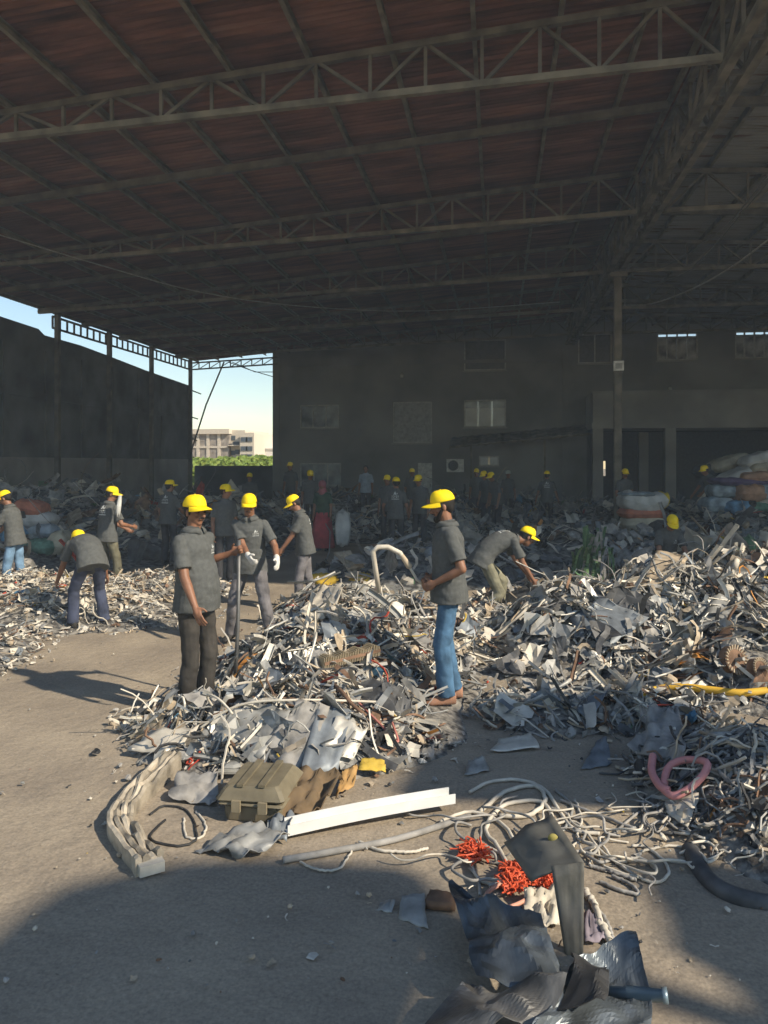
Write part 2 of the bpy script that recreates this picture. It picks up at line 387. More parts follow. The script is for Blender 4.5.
# back building
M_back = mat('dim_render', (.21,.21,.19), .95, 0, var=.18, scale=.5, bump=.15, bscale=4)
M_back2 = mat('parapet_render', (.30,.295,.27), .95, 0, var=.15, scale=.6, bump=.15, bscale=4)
M_frame = mat('window_frame_paint', (.42,.42,.39), .6)
M_pane = mat('dusty_glass', (.30,.34,.35), .25, 0, var=.4, scale=1.2, spec=.5)
M_panel = mat('pale_window_sheet', (.62,.65,.64), .5, 0, var=.1, scale=1.5)
M_sheet = mat('grey_board', (.33,.34,.33), .7)
WIN = [  # px rect, kind
 (300,405,339,428,'three','dark'), (300,463,341,486,'three','dark'), (393,402,432,443,'one','board'), (464,400,506,427,'three','pale'),
 (479,456,499,466,'two','pale'), (464,340,506,370,'one','dim'), (578,334,612,363,'two','dim'), (657,333,698,360,'four','lit'), (735,331,775,358,'four','lit')]
XBL = onY(273, 463, YB).x
holes = []
for (x0,y0,x1,y1,k,c) in WIN:
    a = onY(x0, y0, YB); b = onY(x1, y1, YB); holes.append((a.x, b.z, b.x, a.z))
door_h = (onY(418, 463, YB).x, 0.0, onY(432, 485, YB).x, onY(425, 463, YB).z)
REC = (4.05, 0, XR, 3.55)
def wall_with_holes(x0, x1, z0, z1, y, th, hs, m, name):
    X = sorted(set([x0, x1]+[v for h in hs for v in (h[0], h[2]) if x0 < v < x1])); Z = sorted(set([z0, z1]+[v for h in hs for v in (h[1], h[3]) if z0 < v < z1]))
    mb = MB()
    for i in range(len(X)-1):
        for j in range(len(Z)-1):
            cx_, cz_ = (X[i]+X[i+1])/2, (Z[j]+Z[j+1])/2
            if any(h[0] < cx_ < h[2] and h[1] < cz_ < h[3] for h in hs): continue
            mb.box((X[i], y, Z[j]), (X[i+1], y+th, Z[j+1]))
    return struct(mb.build(name, m))
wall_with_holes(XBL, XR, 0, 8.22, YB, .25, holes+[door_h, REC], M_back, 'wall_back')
mb = MB(); px_ = onY(565, 400, YB).x; mb.box((px_-.12, YB-.08, 0), (px_+.12, YB, 7.6)); mb.box((XBL, YB-.06, 0), (XBL+.3, YB, 7.3)); mb.box((XBL, YB-.05, 6.45), (px_, YB, 6.6))
struct(mb.build('trim_1', M_back))
for i, ((xa, za, xb, zb), w) in enumerate(zip(holes, WIN)):
    e = empty(f'window_{i+1}', ((xa+xb)/2, YB, za)); struct(e); w_ = (xb-xa)/2; h_ = zb-za
    fm = MB(); t = .06
    fm.box((-w_,.02,0), (w_,.12,t)); fm.box((-w_,.02,h_-t), (w_,.12,h_)); fm.box((-w_,.02,0), (-w_+t,.12,h_)); fm.box((w_-t,.02,0), (w_,.12,h_))
    n = {'one':1,'two':2,'three':3,'four':4}[w[4]]
    for k in range(1, n): fm.box((-w_+2*w_*k/n-.025,.02,0), (-w_+2*w_*k/n+.025,.12,h_))
    if w[5] == 'lit': fm.box((-w_,.02,h_*.80), (w_,.12,h_*.86))
    fm.build('window_frame', M_frame, e)
    sill = MB(); sill.box((-w_-.06,-.08,-.06), (w_+.06,.02,0)); sill.build('window_sill', M_back2, e)
    pm = {'dark': M_pane, 'pale': M_panel, 'board': M_sheet, 'dim': mat('dim_pane', (.10,.10,.10), .4), 'lit': mat('dusty_daylit_pane', (.42,.43,.42), .5, 0, var=.4, scale=1.7)}[w[5]]
    for k in range(n):
        a_ = -w_+2*w_*k/n+.03; b_ = -w_+2*w_*(k+1)/n-.03
        if w[5] == 'lit':
            MB().box((a_,.06,t), (b_,.07,h_*.80)).build('pane', pm, e)   # the upper light is open to the sky
        elif w[4] == 'three' and w[5] == 'dark' :
            MB().box((a_,.06,t), (b_,.07,h_-t)).build('pane', pm, e); 
        elif w[5] == 'pale' and n == 3:
            MB().box((a_,.06,h_*.70), (b_,.07,h_-t)).build('pane', M_pane, e); MB().box((a_,.06,t), (b_,.07,h_*.70)).build('pane', pm, e)
        else: MB().box((a_,.06,t), (b_,.07,h_-t)).build('pane', pm, e)
# the storey behind the lit upper windows
mb = MB(); mb.box((-10, 36.5, 5.2), (21, 36.7, 6.75)); struct(mb.build('wall_far', mat('far_room_wall', (.16,.16,.15), .9)))
e = empty('door_1', ((door_h[0]+door_h[2])/2, YB, 0)); struct(e); hw = (door_h[2]-door_h[0])/2
MB().box((-hw,.04,0), (hw,.09,door_h[3])).build('door_leaf', mat('white_door', (.60,.60,.55), .6), e); MB().box((hw-.1,-.02,.95), (hw-.06,.04,1.1)).build('door_handle', M_steel2, e)
# air conditioner
a = onY(447, 472, YB); b = onY(464, 459, YB)
ac = empty('air_conditioner', ((a.x+b.x)/2, YB-.34, a.z), label='white outdoor air conditioner unit mounted on the dark back wall', cat='air conditioner')
hw = (b.x-a.x)/2; hh = b.z-a.z; MB().box((-hw,0,0), (hw,.3,hh)).build('casing', mat('ac_white', (.75,.75,.70), .6), ac)
mb = MB(); mb.cone((-.08,-.01,hh/2), (-.08,.02,hh/2), hh*.40, hh*.40, 24); mb.build('fan_grille', mat('dark_grille', (.04,.04,.04), .6), ac)
mb = MB()
for q in (.14,.09,.04):
    mb.tube([(-.08+q*2.6*hh*math.cos(t*.2618), -.015, hh/2+q*2.6*hh*math.sin(t*.2618)) for t in range(25)], .006, 4)
mb.build('grille_rings', M_frame, ac)
MB().bar((-hw*.7,.3,-.02), (-hw*.7,0,-.02), .04, .04).bar((hw*.7,.3,-.02), (hw*.7,0,-.02), .04, .04).build('bracket', M_steel, ac)
# lean-to canopy
a = onY(452, 447, YB); cn = empty('lean_to_canopy', (a.x, YB, a.z), label='long thin sloping canopy sheet over the doorways of the back building', cat='canopy')
L_ = 4.05-a.x; mb = MB(); n = 60; V = []
for i in range(n+1):
    x = L_*i/n; z = .55*i/n+.02*math.sin(i*1.6)
    V += [(x, 0, z+.42), (x, -1.6, z), (x, -1.6, z-.09), (x, 0, z+.36)]
mb.add(V, [(4*i+k, 4*i+(k+1)%4, 4*i+4+(k+1)%4, 4*i+4+k) for i in range(n) for k in range(4)]); mb.build('cover_sheet', M_steel2, cn)
for k in range(5): MB().bar((L_*k/4, 0, .36+.55*k/4-.1), (L_*k/4, -1.6, .55*k/4-.1), .05, .06).build('rafter', M_steel, cn)
for k in (0, 2): MB().bar((L_*k/4+.9, -1.5, .1+.55*k/4), (L_*k/4+.9, -1.5, -a.z), .08, .08).build('post', M_steel2, cn)
# balcony
bz0, bz1, BY = 3.52, 4.87, 30.5
mb = MB(); mb.box((3.75, BY, bz0+.12), (XR, BY+.15, bz1)); mb.box((3.75, BY+.15, bz0+.12), (3.9, YB, bz1)); mb.box((3.70, BY-.06, bz0-.12), (XR, YB, bz0+.12)); mb.box((3.72, BY-.03, bz1-.08), (XR, BY+.2, bz1+.03))
struct(mb.build('wall_balcony', M_back2))
fc = None
for i, (x, y) in enumerate([(3.95, BY+.2), (6.72, BY+.2), (12.6, BY+.2), (16.5, BY+.2)]):
    h = bz0-.12
    if fc is None:
        fc = empty('concrete_column', (x, y, 0), label='square concrete column under the left front corner of the balcony', cat='column')
        MB().box((-.2,-.2,0), (.2,.2,h)).build('shaft', M_back2, fc); MB().box((-.26,-.26,0), (.26,.26,.15)).build('plinth', M_back2, fc)
    else: copy_tree(fc, loc=(x, y, 0), label=['', 'square concrete column under the balcony, second from its left corner', 'square concrete column under the balcony behind the stacked sacks', 'square concrete column under the far right of the balcony'][i])
x = onY(643, 463, 34.5).x; copy_tree(fc, loc=(x, 34.5, 0), label='recessed concrete column standing back in the dark bay under the balcony')
# recess room
M_rec = mat('shade_dark_recess_wall', (.06,.06,.058), .95)  # near-black colour puts the bay's shade into the walls
slit = (onY(602, 463, 38).x, onY(606, 476, 38).z, onY(606, 463, 38).x, onY(606, 461, 38).z)
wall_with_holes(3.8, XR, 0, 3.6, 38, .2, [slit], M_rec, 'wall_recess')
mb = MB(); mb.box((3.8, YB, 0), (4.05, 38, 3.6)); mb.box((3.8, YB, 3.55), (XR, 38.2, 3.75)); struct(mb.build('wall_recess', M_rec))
# right wall off frame and low wall under the sky gap
struct(MB().box((XR, 8, 0), (XR+.25, YB, 7.6)).build('wall_right', M_back))
struct(MB().box((XL-.1, YB-.1, 0), (XBL, YB+.15, 1.9)).build('wall_low', M_wallu))
fx = empty('wall_lamp', onY(434, 372, YB-.1), label='small pale lamp on the upper back wall above the grey board', cat='lamp'); fx.location.z = onY(402,376,YB).z
fx.location.x = onY(402, 376, YB).x; MB().ell((0,0,0), (.09,.09,.11)).build('bowl', M_frame, fx, True); MB().box((-.03,0,.05), (.03,.12,.14)).build('bracket', M_steel, fx)
fx2 = copy_tree(fx, loc=onY(670, 389, YB-.05), label='small pale lamp on the wall just above the balcony parapet')

# outside: apartment block, trees, houses
def apartment():
    Y = 120.0
    def X(p): return onY(p, 450, Y).x
    def Z(y, p=225): return onY(p, y, Y).z
    e = empty('apartment_building', (X(222), Y, 0), label='pale apartment block seen through the sky gap, grey bricks on its left side', cat='building')
    ox = X(222); M1 = mat('cream_render', (.62,.55,.45), .9); M2 = mat('grey_brick', (.33,.29,.25), .9, var=.2, scale=1.5); M3 = mat('building_window', (.10,.12,.14), .3)
    MB().box((X(186)-ox,0,0), (X(229)-ox,14,Z(434))).build('wall', M2, e)
    MB().box((X(228)-ox,1,0), (X(243)-ox,14,Z(430))).build('wall', M1, e); MB().box((X(242)-ox,-1,0), (X(256)-ox,12,Z(433))).build('wall', M1, e)
    MB().box((X(185)-ox,-.5,Z(434)), (X(230)-ox,14.5,Z(429))).build('parapet', M1, e)
    MB().box((X(186)-ox,-.15,Z(448)), (X(228)-ox,0,Z(446))).build('floor_band', M1, e)
    for p in (198, 208, 219): MB().box((X(p)-ox-.25,-.12,0), (X(p)-ox+.25,0,Z(434))).build('pilaster', M1, e)
    for (p, y) in ((230,438),(236,452),(240,452),(246,440),(251,440),(246,449),(251,449),(246,457),(251,457),(230,453),(234,444)):
        MB().box((X(p)-ox-.5,-1.1 if p > 242 else .9,Z(y+2)), (X(p)-ox+.6,-1.02 if p > 242 else .98,Z(y-2.5))).build('window', M3, e)
    MB().box((X(229)-ox,-.5,Z(446)), (X(241)-ox,1,Z(445))).build('balcony', M1, e)
    h = empty('low_building', (X(266), 125, 0), label='low white building to the right of the apartment block in the sky gap', cat='building')
    MB().box((-3,0,0), (4,8,Z(449))).build('wall', mat('whitewash', (.68,.66,.62), .9), h); MB().box((-3.2,-.2,Z(449)), (4.2,8,Z(447.5))).build('parapet', mat('whitewash', (.7,.68,.65), .9), h)
    h = empty('grey_building', (X(282), 145, 0), label='grey building behind the low white one in the sky gap', cat='building')
    MB().box((-5,0,0), (4,8,Z(452))).build('wall', M2, h); MB().box((-5.2,-.2,Z(452)), (4.2,8,Z(452)+.5)).build('parapet', M1, h)
apartment()
M_leaf = mat('tree_leaves', (.10,.17,.03), .8, 0, var=.4, scale=2, col2=(.22,.27,.06)); M_bark = mat('bark', (.12,.09,.06), .9)
rg = random.Random(4)
for i, (p, d, top, w, lab) in enumerate([(196,52,459,1.3,'bushy yellow green tree at the left of the sky gap'), (211,58,460,1.2,'bushy green tree in front of the apartment block, second from left'), (226,64,458,1.4,'bushy green tree under the middle of the apartment block'), (243,70,457,1.5,'taller bushy tree beneath the right end of the apartment block'), (259,76,456,1.6,'bushy tree in front of the low white building'), (275,82,457,1.6,'bushy tree against the back building edge in the sky gap')]):
    b = L(p, d); e = empty('tree', b, label=lab, cat='tree'); zt = HC+(HY-top)/F*d
    MB().tube([(0,0,0), (.1,0,zt*.4), (0,.1,zt*.7)], [.18,.13,.08], 8).build('trunk', M_bark, e)
    mb = MB()
    for k in range(900):
        u = Vector((rg.gauss(0,1), rg.gauss(0,1), rg.gauss(0,1))).normalized()*rg.uniform(.5,1)**.4; c = Vector((u.x*w, u.y*w, zt*.62+u.z*zt*.40))
        r1 = Vector((rg.gauss(0,1), rg.gauss(0,1), rg.gauss(0,1))).normalized()*.26; r2 = r1.orthogonal().normalized()*.2
        mb.add([c-r1, c-r2, c+r1, c+r2], [(0,1,2,3)])
    mb.build('foliage', M_leaf, e)
# hanging wires
M_wire = mat('grey_wire', (.30,.29,.25), .6); M_wired = mat('dark_wire', (.10,.10,.09), .6)
def wire(pts, r, m, label, n=24):
    P = [W(*p) for p in pts]; Q = []
    for i in range(n+1):      # Catmull-Rom
        t = i/n*(len(P)-1); k = min(int(t), len(P)-2); u = t-k
        p0_, p1, p2, p3 = P[max(k-1,0)], P[k], P[k+1], P[min(k+2,len(P)-1)]
        Q.append(.5*((2*p1)+(p2-p0_)*u+(2*p0_-5*p1+4*p2-p3)*u*u+(3*p1-p0_-3*p2+p3)*u**3))
    o = MB().tube(Q, r, 6).build('hanging_wire', m, smooth=True); recenter(o); tag(o, label, 'wire'); return o
wire([(-40,224,15),(0,235,15.5),(100,265,17),(200,292,19),(300,306,21),(420,311,23),(560,302,24)], .014, M_wire, 'long thin pale wire sagging across the left half under the roof')
wire([(618,305,20.4),(650,304,18),(690,290,16),(730,268,14),(768,240,13),(800,215,12)], .014, M_wire, 'pale wire curving up to the right from the steel column')
wire([(626,270,20.5),(660,268,18),(700,245,16),(730,222,14),(768,175,12.5)], .012, M_wired, 'upper dark wire sagging right of the steel column')
wire([(626,275,20.5),(655,283,18),(690,270,16),(715,245,14.5),(768,182,12.4)], .012, M_wired, 'lower dark wire looping right of the steel column')

# ================================================================== PEOPLE
M_skin = mat('brown_skin', (.24,.115,.065), .55, 0, var=.12, scale=14, spec=.4)
M_shirt = mat('charcoal_polo_cloth', (.088,.092,.088), .9, 0, var=.10, scale=30, bump=.25, bscale=25)
M_cap = mat('yellow_cap_cloth', (.92,.66,.005), .7, 0, var=.04, scale=20, bump=.1, bscale=60)
M_hair = mat('black_hair', (.015,.013,.012), .7, 0, var=.2, scale=60)
M_print = mat('white_print', (.62,.64,.62), .8)
M_glove = mat('white_glove', (.62,.60,.55), .9, 0, var=.1, scale=40)
M_eye = mat('dark_eye', (.02,.015,.012), .3)
TR = {'black': (.045,.040,.034), 'grey': (.17,.16,.165), 'olive': (.14,.13,.085), 'navy': (.05,.06,.10), 'jeans': (.07,.15,.25), 'denim': (.16,.27,.40), 'khaki': (.20,.19,.13), 'dark': (.05,.05,.055)}
def trm(k): return mat(k+'_trouser_cloth', TR[k], .9, 0, var=.25, scale=7, bump=.3, bscale=18)
def ik(a, t, l1, l2, hint):
    a = Vector(a); t = Vector(t); d = t-a; D = d.length
    if D > (l1+l2)*.995: t = a+d*((l1+l2)*.995/D); d = t-a; D = d.length
    D = max(D, abs(l1-l2)+.02); x = (l1*l1-l2*l2+D*D)/(2*D); h = math.sqrt(max(l1*l1-x*x, 1e-6)); dn = d.normalized()
    hv = Vector(hint); hv = hv-dn*hv.dot(dn); hv = hv.normalized() if hv.length > 1e-5 else dn.orthogonal().normalized()
    return a+dn*x+hv*h, t
def rotx(a): return Matrix.Rotation(a, 3, 'X')
def rotz(a): return Matrix.Rotation(a, 3, 'Z')

def hand(mb, wrist, d, pn, side, curl, s, infl=0.0):
    """palm + four unequal fingers + thumb; d pointing direction, pn palm normal, side +1 = thumb on the cross side"""
    d = Vector(d).normalized(); pn = Vector(pn); pn = (pn-d*pn.dot(d)).normalized(); c = d.cross(pn).normalized()*side
    k = infl
    pc = wrist+d*.048*s
    Mx = Matrix((c, d, pn)).transposed()
    mb.ell(pc, (.040*s+k, .052*s+k, .017*s+k), Mx); mb.cap(wrist, pc, .026*s+k, .024*s+k)
    for i, (off, ln) in enumerate([(.029,.068),(.010,.077),(-.010,.072),(-.028,.056)]):
        p = pc+c*off*s+d*.038*s; ang = 0; r = (.0092-.0006*i)*s+k
        for j, fr in enumerate((.46,.31,.23)):
            ang += curl*(.55 if j == 0 else .85)
            v = d*math.cos(ang)+pn*math.sin(ang)+c*(off*.9 if curl < .5 else 0); q = p+v.normalized()*ln*fr*s
            mb.cap(p, q, r, r*.9, 8); p = q; r *= .93
    p = pc+c*.026*s-d*.026*s; v = (c*.85+d*.6+pn*.35).normalized(); q = p+v*.036*s; mb.cap(p, q, .012*s+k, .010*s+k, 8)
    v2 = (c*.25+d*.85+pn*(.35+curl*.5)).normalized(); mb.cap(q, q+v2*.030*s, .010*s+k, .0085*s+k, 8)

def person(px, d, z, head, label, trousers='dark', lean=4, belly=0.0, feet=None, hands=None, pel=None, hyaw=0, hpitch=0, curl=(.6,.6),
           voxel=.0065, twist=0, gloves=False, beard=False, tache=False, printf=False, printb=False, h=1.72, ehint=None, cap_=True, scarf=None, skirt=None, palm=None, shoe='dark', shirt=None, capmat=None, bareheaded=False):
    s = h/1.72; base = L(px, d, z); rz = YAW-R(head)
    feet = feet or [(-.10, .02, 0, 8), (.10, 0, 0, -8)]          # (x,y,z,yaw) left, right
    px_, py_, pz = pel or (0, 0, .935)
    up0 = Vector((0,0,1)); X = Vector((1,0,0))
    # spine
    pts = []; p = Vector((px_, py_, pz))*s; N = 10
    for i in range(N+1):
        f = i/N; ang = R(lean)*(.35+.95*f if abs(lean) > 25 else .6+.5*f)
        U = Vector((0, math.sin(ang), math.cos(ang))); Fv = Vector((0, math.cos(ang), -math.sin(ang)))
        tw = R(twist)*f; r = (X*math.cos(tw)+Fv*math.sin(tw)); fv = (Fv*math.cos(tw)-X*math.sin(tw))
        pts.append((p.copy(), U, r, fv)); p = p+U*(.52/N)*s
    def sp(t):          # t metres above pelvis along the spine (unscaled)
        q = max(-.12, min(.56, t))/.52*N; k = max(0, min(N-1, int(q))); a = pts[k]; b = pts[k+1]; u = q-k
        return a[0]+(b[0]-a[0])*u, a[1], a[2].lerp(b[2], max(0,min(1,u))).normalized(), a[3].lerp(b[3], max(0,min(1,u))).normalized()
    def ring(t, rx, ry, fo=0.0):
        c, U, r, f = sp(t); return (c+f*fo*s, r, f, rx*s, ry*s)
    c, U, r_, f_ = sp(.50)
    shL = c-r_*.160*s-U*.070*s; shR = c+r_*.160*s-U*.070*s; neck = c+U*.0*s
    hipL = pts[0][0]-pts[0][2]*.088*s-Vector((0,0,.03))*s; hipR = pts[0][0]+pts[0][2]*.088*s-Vector((0,0,.03))*s
    # hands
    hands = hands or [None, None]; H = []
    for i, (sh, sg) in enumerate(((shL, -1), (shR, 1))):
        t = hands[i]
        if isinstance(t, Vector): t = (Matrix.Rotation(-rz, 3, 'Z')@(t-base))/s
        tgt = Vector(t)*s if t else sh+Vector((sg*.06, .06, -.52))*s
        hint = Vector((sg*.35, -1, -.35)) if not ehint or not ehint[i] else Vector(ehint[i])
        el, wr = ik(sh, tgt, .285*s, .25*s, hint); H.append((sh, el, wr, sg))
    LG = []
    for i, (hp, sg) in enumerate(((hipL, -1), (hipR, 1))):
        fx, fy, fz, fyaw = feet[i]; ank = Vector((fx, fy, fz+.085))*s
        kn, an = ik(hp, ank, .428*s, .400*s, Vector((sg*.12, 1, .1))); LG.append((hp, kn, an, fyaw, sg))
    # head frame
    hm = rotz(R(-hyaw))@rotx(-R(lean*.45+hpitch)); hr, hf, hu = hm@X, hm@Vector((0,1,0)), hm@up0
    nb = neck+U*.03*s; hc = nb+(U*.5+hu*.5).normalized()*.125*s+hf*.022*s
    # ---------------- body (one continuous surface)
    b = MB()
    b.loft([ring(-.06,.12,.085), ring(.0,.145,.10), ring(.12,.125,.09), ring(.28,.135,.10), ring(.40,.145,.10), ring(.46,.13,.08), ring(.50,.08,.06), ring(.53,.05,.05)], 18)
    b.cap(neck-U*.03*s, hc-hu*.03*s, .058*s, .054*s)
    for (sh, el, wr, sg) in H:
        b.cap(sh, el, .046*s, .038*s); b.cap(el, el.lerp(wr,.35), .037*s, .037*s); b.cap(el.lerp(wr,.3), wr, .037*s, .024*s)
    for (hp, kn, an, fyaw, sg) in LG:
        b.cap(hp, kn, .070*s, .050*s); b.cap(kn, kn.lerp(an,.35), .047*s, .050*s); b.cap(kn.lerp(an,.3), an, .050*s, .034*s)
        fd = Vector((math.sin(R(fyaw)*-1), math.cos(R(fyaw)), 0)); b.cap(an-Vector((0,0,.035))*s, an+fd*.10*s-Vector((0,0,.055))*s, .030*s, .026*s)
    HM = Matrix((hr, hf, hu)).transposed()
    def hp_(x, y, z_): return hc+HM@(Vector((x, y, z_))*s)
    b.ell(hp_(0,-.008,.025), (.074*s,.092*s,.090*s), HM); b.ell(hp_(0,.014,-.035), (.058*s,.066*s,.078*s), HM)
    b.ell(hp_(0,.040,-.083), (.030*s,.030*s,.026*s), HM)                                       # chin
    b.cap(hp_(0,.078,.012), hp_(0,.104,-.028), .009*s, .014*s, 8); b.ell(hp_(0,.094,-.031), (.019*s,.012*s,.010*s), HM)   # nose
    b.cap(hp_(-.034,.074,.026), hp_(.034,.074,.026), .013*s, .013*s, 8)                        # brow
    for q in (-1, 1):
        b.ell(hp_(q*.036,.058,-.020), (.020*s,.020*s,.020*s), HM)                              # cheek
        b.ell(hp_(q*.076,-.004,-.008), (.009*s,.017*s,.030*s), HM)                             # ear
    b.cap(hp_(-.018,.080,-.054), hp_(.018,.080,-.054), .0085*s, .0085*s, 8)                    # lips
    pal = palm or [None, None]
    for i, (sh, el, wr, sg) in enumerate(H):
        dd = (wr-el).normalized(); pn = Vector(pal[i]) if pal[i] else Vector((-sg, 0, -.15))
        sd = 1 if (dd.cross((pn-dd*pn.dot(dd)).normalized())).dot(Vector((0,1,0))+Vector((0,0,.6))) > 0 else -1
        hand(b, wr, dd, pn, sd, curl[i], s)
    root = remesh(b, voxel, M_skin, 'person', 2)
    root.location = base; root.rotation_euler = (0, 0, rz)
    tag(root, label, 'person')
    # ---------------- shirt
    cm = shirt or M_shirt
    t = MB(); B = belly
    if skirt: t.loft([ring(-.62 if False else -.12,.21,.16), ring(0,.19,.145), ring(.12,.165,.13), ring(.28,.17,.135), ring(.40,.18,.125), ring(.465,.155,.095), ring(.505,.09,.075)], 24)
    else: t.loft([ring(-.125,.198,.158+B*.4,B*.4), ring(-.03,.192,.150+B*.7,B*.6), ring(.08,.172+B*.3,.135+B,B), ring(.17,.170+B*.2,.133+B*.8,B*.8), ring(.28,.176,.134), ring(.37,.184,.130), ring(.41,.190,.118), ring(.445,.180,.100), ring(.475,.145,.085), ring(.495,.105,.076), ring(.512,.078,.070)], 26)
    for (sh, el, wr, sg) in H:
        t.cap(sh, sh.lerp(el,.45), .055*s, .056*s); t.cone(sh.lerp(el,.3), sh.lerp(el,.78), .056*s, .067*s)
    cl, Uc, rc, fc_ = sp(.50); t.loft([(cl, rc, fc_, .073*s, .068*s), (cl+Uc*.045*s-fc_*.004*s, rc, fc_, .066*s, .062*s)], 18)
    so_ = remesh(t, max(voxel*1.15,.0075), cm, 'polo_shirt' if not skirt else 'long_tunic', 4, root)
    wrinkle(so_, .0075*s, 9, (1,1,1.6), seed=px*.1)
    if voxel < .008 and not skirt:
        m = MB(); V = []; n = 28
        for j, (t_, rx_, ry_) in enumerate(((.505,.070,.064),(.532,.072,.066),(.516,.088,.082),(.490,.104,.094))):
            cc_, U_, r2_, f2_ = sp(t_); cc_ = cc_ if t_ < .52 else sp(.52)[0]+U_*(t_-.52)*s
            for k in range(n+1):
                a_ = math.pi/2+.16+(2*math.pi-.32)*k/n; V.append(cc_+r2_*math.cos(a_)*rx_*s+f2_*math.sin(a_)*ry_*s-(Vector((0,0,.012*s)) if j == 3 and k in (0,1,n-1,n) else Vector((0,0,0))))
        m.add(V, [(j*(n+1)+k, j*(n+1)+k+1, (j+1)*(n+1)+k+1, (j+1)*(n+1)+k) for j in range(3) for k in range(n)]); co_ = m.build('collar', cm, root, True); sd_ = co_.modifiers.new('t','SOLIDIFY'); sd_.thickness = .005
    # ---------------- trousers
    tm = trm(trousers); q = MB()
    q.loft([ring(-.13,.10,.09), ring(-.08,.158,.118), ring(0,.158,.116+B*.3), ring(.07,.140,.104+B*.5)], 22)
    for (hp, kn, an, fyaw, sg) in LG:
        q.cap(hp, kn, .085*s, .070*s); q.cap(kn, kn.lerp(an,.5), .070*s, .067*s); q.cone(kn.lerp(an,.3), an-(an-kn).normalized()*.005*s+Vector((0,0,-.02*s)), .068*s, .073*s)
    to = remesh(q, max(voxel*1.3,.009), tm, 'trousers', 2, root); wrinkle(to, .009*s, 8, (1,1,1.3), seed=px*.1+5)
    # ---------------- shoes
    sm = mat(shoe+'_shoe', {'dark': (.03,.028,.026), 'tan': (.36,.19,.12), 'brown': (.10,.07,.05)}[shoe], .7)
    for (hp, kn, an, fyaw, sg) in LG:
        fd = Vector((-math.sin(R(fyaw)), math.cos(R(fyaw)), 0)); rr = Vector((fd.y, -fd.x, 0)); gz = an.z-.085*s; m = MB()
        st_ = [(-.075,.022,.045,.045),(-.06,.034,.05,.055),(-.01,.037,.05,.058),(.06,.040,.035,.042),(.12,.044,.026,.033),(.165,.036,.018,.026),(.185,.018,.012,.016)]
        m.loft([(Vector((an.x,an.y,gz+c_*s))+fd*y_*s, rr, up0, w_*s, h_*s) for (y_, w_, c_, h_) in st_], 16, floor=gz+.001)
        m.build('shoe', sm, root, True)
    if gloves:
        for i, (sh, el, wr, sg) in enumerate(H):
            gm = MB(); dd = (wr-el).normalized(); pn = Vector(pal[i]) if pal[i] else Vector((-sg, 0, -.15))
            sd = 1 if (dd.cross((pn-dd*pn.dot(dd)).normalized())).dot(Vector((0,1,0))+Vector((0,0,.6))) > 0 else -1
            hand(gm, wr, dd, pn, sd, curl[i], s, .0045); gm.cap(wr-dd*.05*s, wr, .034*s, .032*s)
            remesh(gm, voxel, M_glove, 'glove', 1, root)
    # ---------------- hair, cap
    if not scarf:
        m = MB(); m.ell(hp_(0,-.016,.032), (.079*s,.093*s,.092*s), HM, 18, 12); m.ell(hp_(0,-.046,-.008), (.064*s,.052*s,.060*s), HM)
        for q_ in (-1,1): m.ell(hp_(q_*.070,.012,.006), (.010*s,.016*s,.030*s), HM)
        m.build('hair', M_hair, root, True)
    if beard:
        m = MB()
        for q_ in (-1,1): m.cap(hp_(q_*.062,.022,-.030), hp_(q_*.036,.060,-.082), .012*s, .020*s)
        m.cap(hp_(-.03,.062,-.088), hp_(.03,.062,-.088), .022*s, .022*s); m.ell(hp_(0,.074,-.094), (.024*s,.024*s,.026*s), HM)
        m.build('beard', M_hair, root, True)
    if tache or beard:
        m = MB(); m.cap(hp_(0,.095,-.043), hp_(-.026,.080,-.050), .0065*s, .004*s, 8); m.cap(hp_(0,.095,-.043), hp_(.026,.080,-.050), .0065*s, .004*s, 8); m.build('moustache', M_hair, root, True)
    if voxel < .007 and not scarf:
        m = MB()
        for q_ in (-1,1): m.ell(hp_(q_*.031,.079,.003), (.012*s,.007*s,.006*s), HM, 10, 6)
        m.build('eyes', M_eye, root, True)
        m = MB()
        for q_ in (-1,1): m.cap(hp_(q_*.016,.090,.024), hp_(q_*.048,.076,.026), .004*s, .003*s, 6)
        m.build('eyebrows', M_hair, root, True)
    if cap_ and not scarf:
        m = MB(); V = []; nu, nv = 30, 9
        for j in range(nv+1):
            ph = j/nv*math.pi/2
            for k in range(nu):
                th = 2*math.pi*k/nu; fr = max(0, math.sin(th))
                rx = .085*math.cos(ph)**.72; ry = (.103)*math.cos(ph)**.72
                seam = 1-.012*(abs(math.sin(th*3))**18)
                z_ = .040 + (.094+.012*fr*math.sin(2*ph))*math.sin(ph)
                V.append(hp_(rx*math.cos(th)*seam, -.010+ry*math.sin(th)*seam, z_))
        Fc = [(j*nu+k, j*nu+(k+1)%nu, (j+1)*nu+(k+1)%nu, (j+1)*nu+k) for j in range(nv) for k in range(nu)]
        m.add(V, Fc); m.ell(hp_(0,-.010,.135), (.008*s,.008*s,.006*s), HM, 8, 5)
        co = m.build('cap', capmat or M_cap, root, True); sd = co.modifiers.new('t','SOLIDIFY'); sd.thickness = .003
        m = MB(); V = []; na, nr = 16, 5
        for lay in (0, 1):
            for j in range(nr+1):
                v = j/nr
                for i in range(na+1):
                    th = math.pi*(.10+.80*i/na); e = math.sin((i/na)*math.pi)**.5
                    x = .086*math.cos(th)*(1+.02*v); y = -.010+.102*math.sin(th)+.080*v*e
                    z_ = .043-.028*(x/.086)**2*v-.010*v*v-(.004 if lay else 0)
                    V.append(hp_(x, y, z_))
        n1 = (nr+1)*(na+1)
        Fc = []
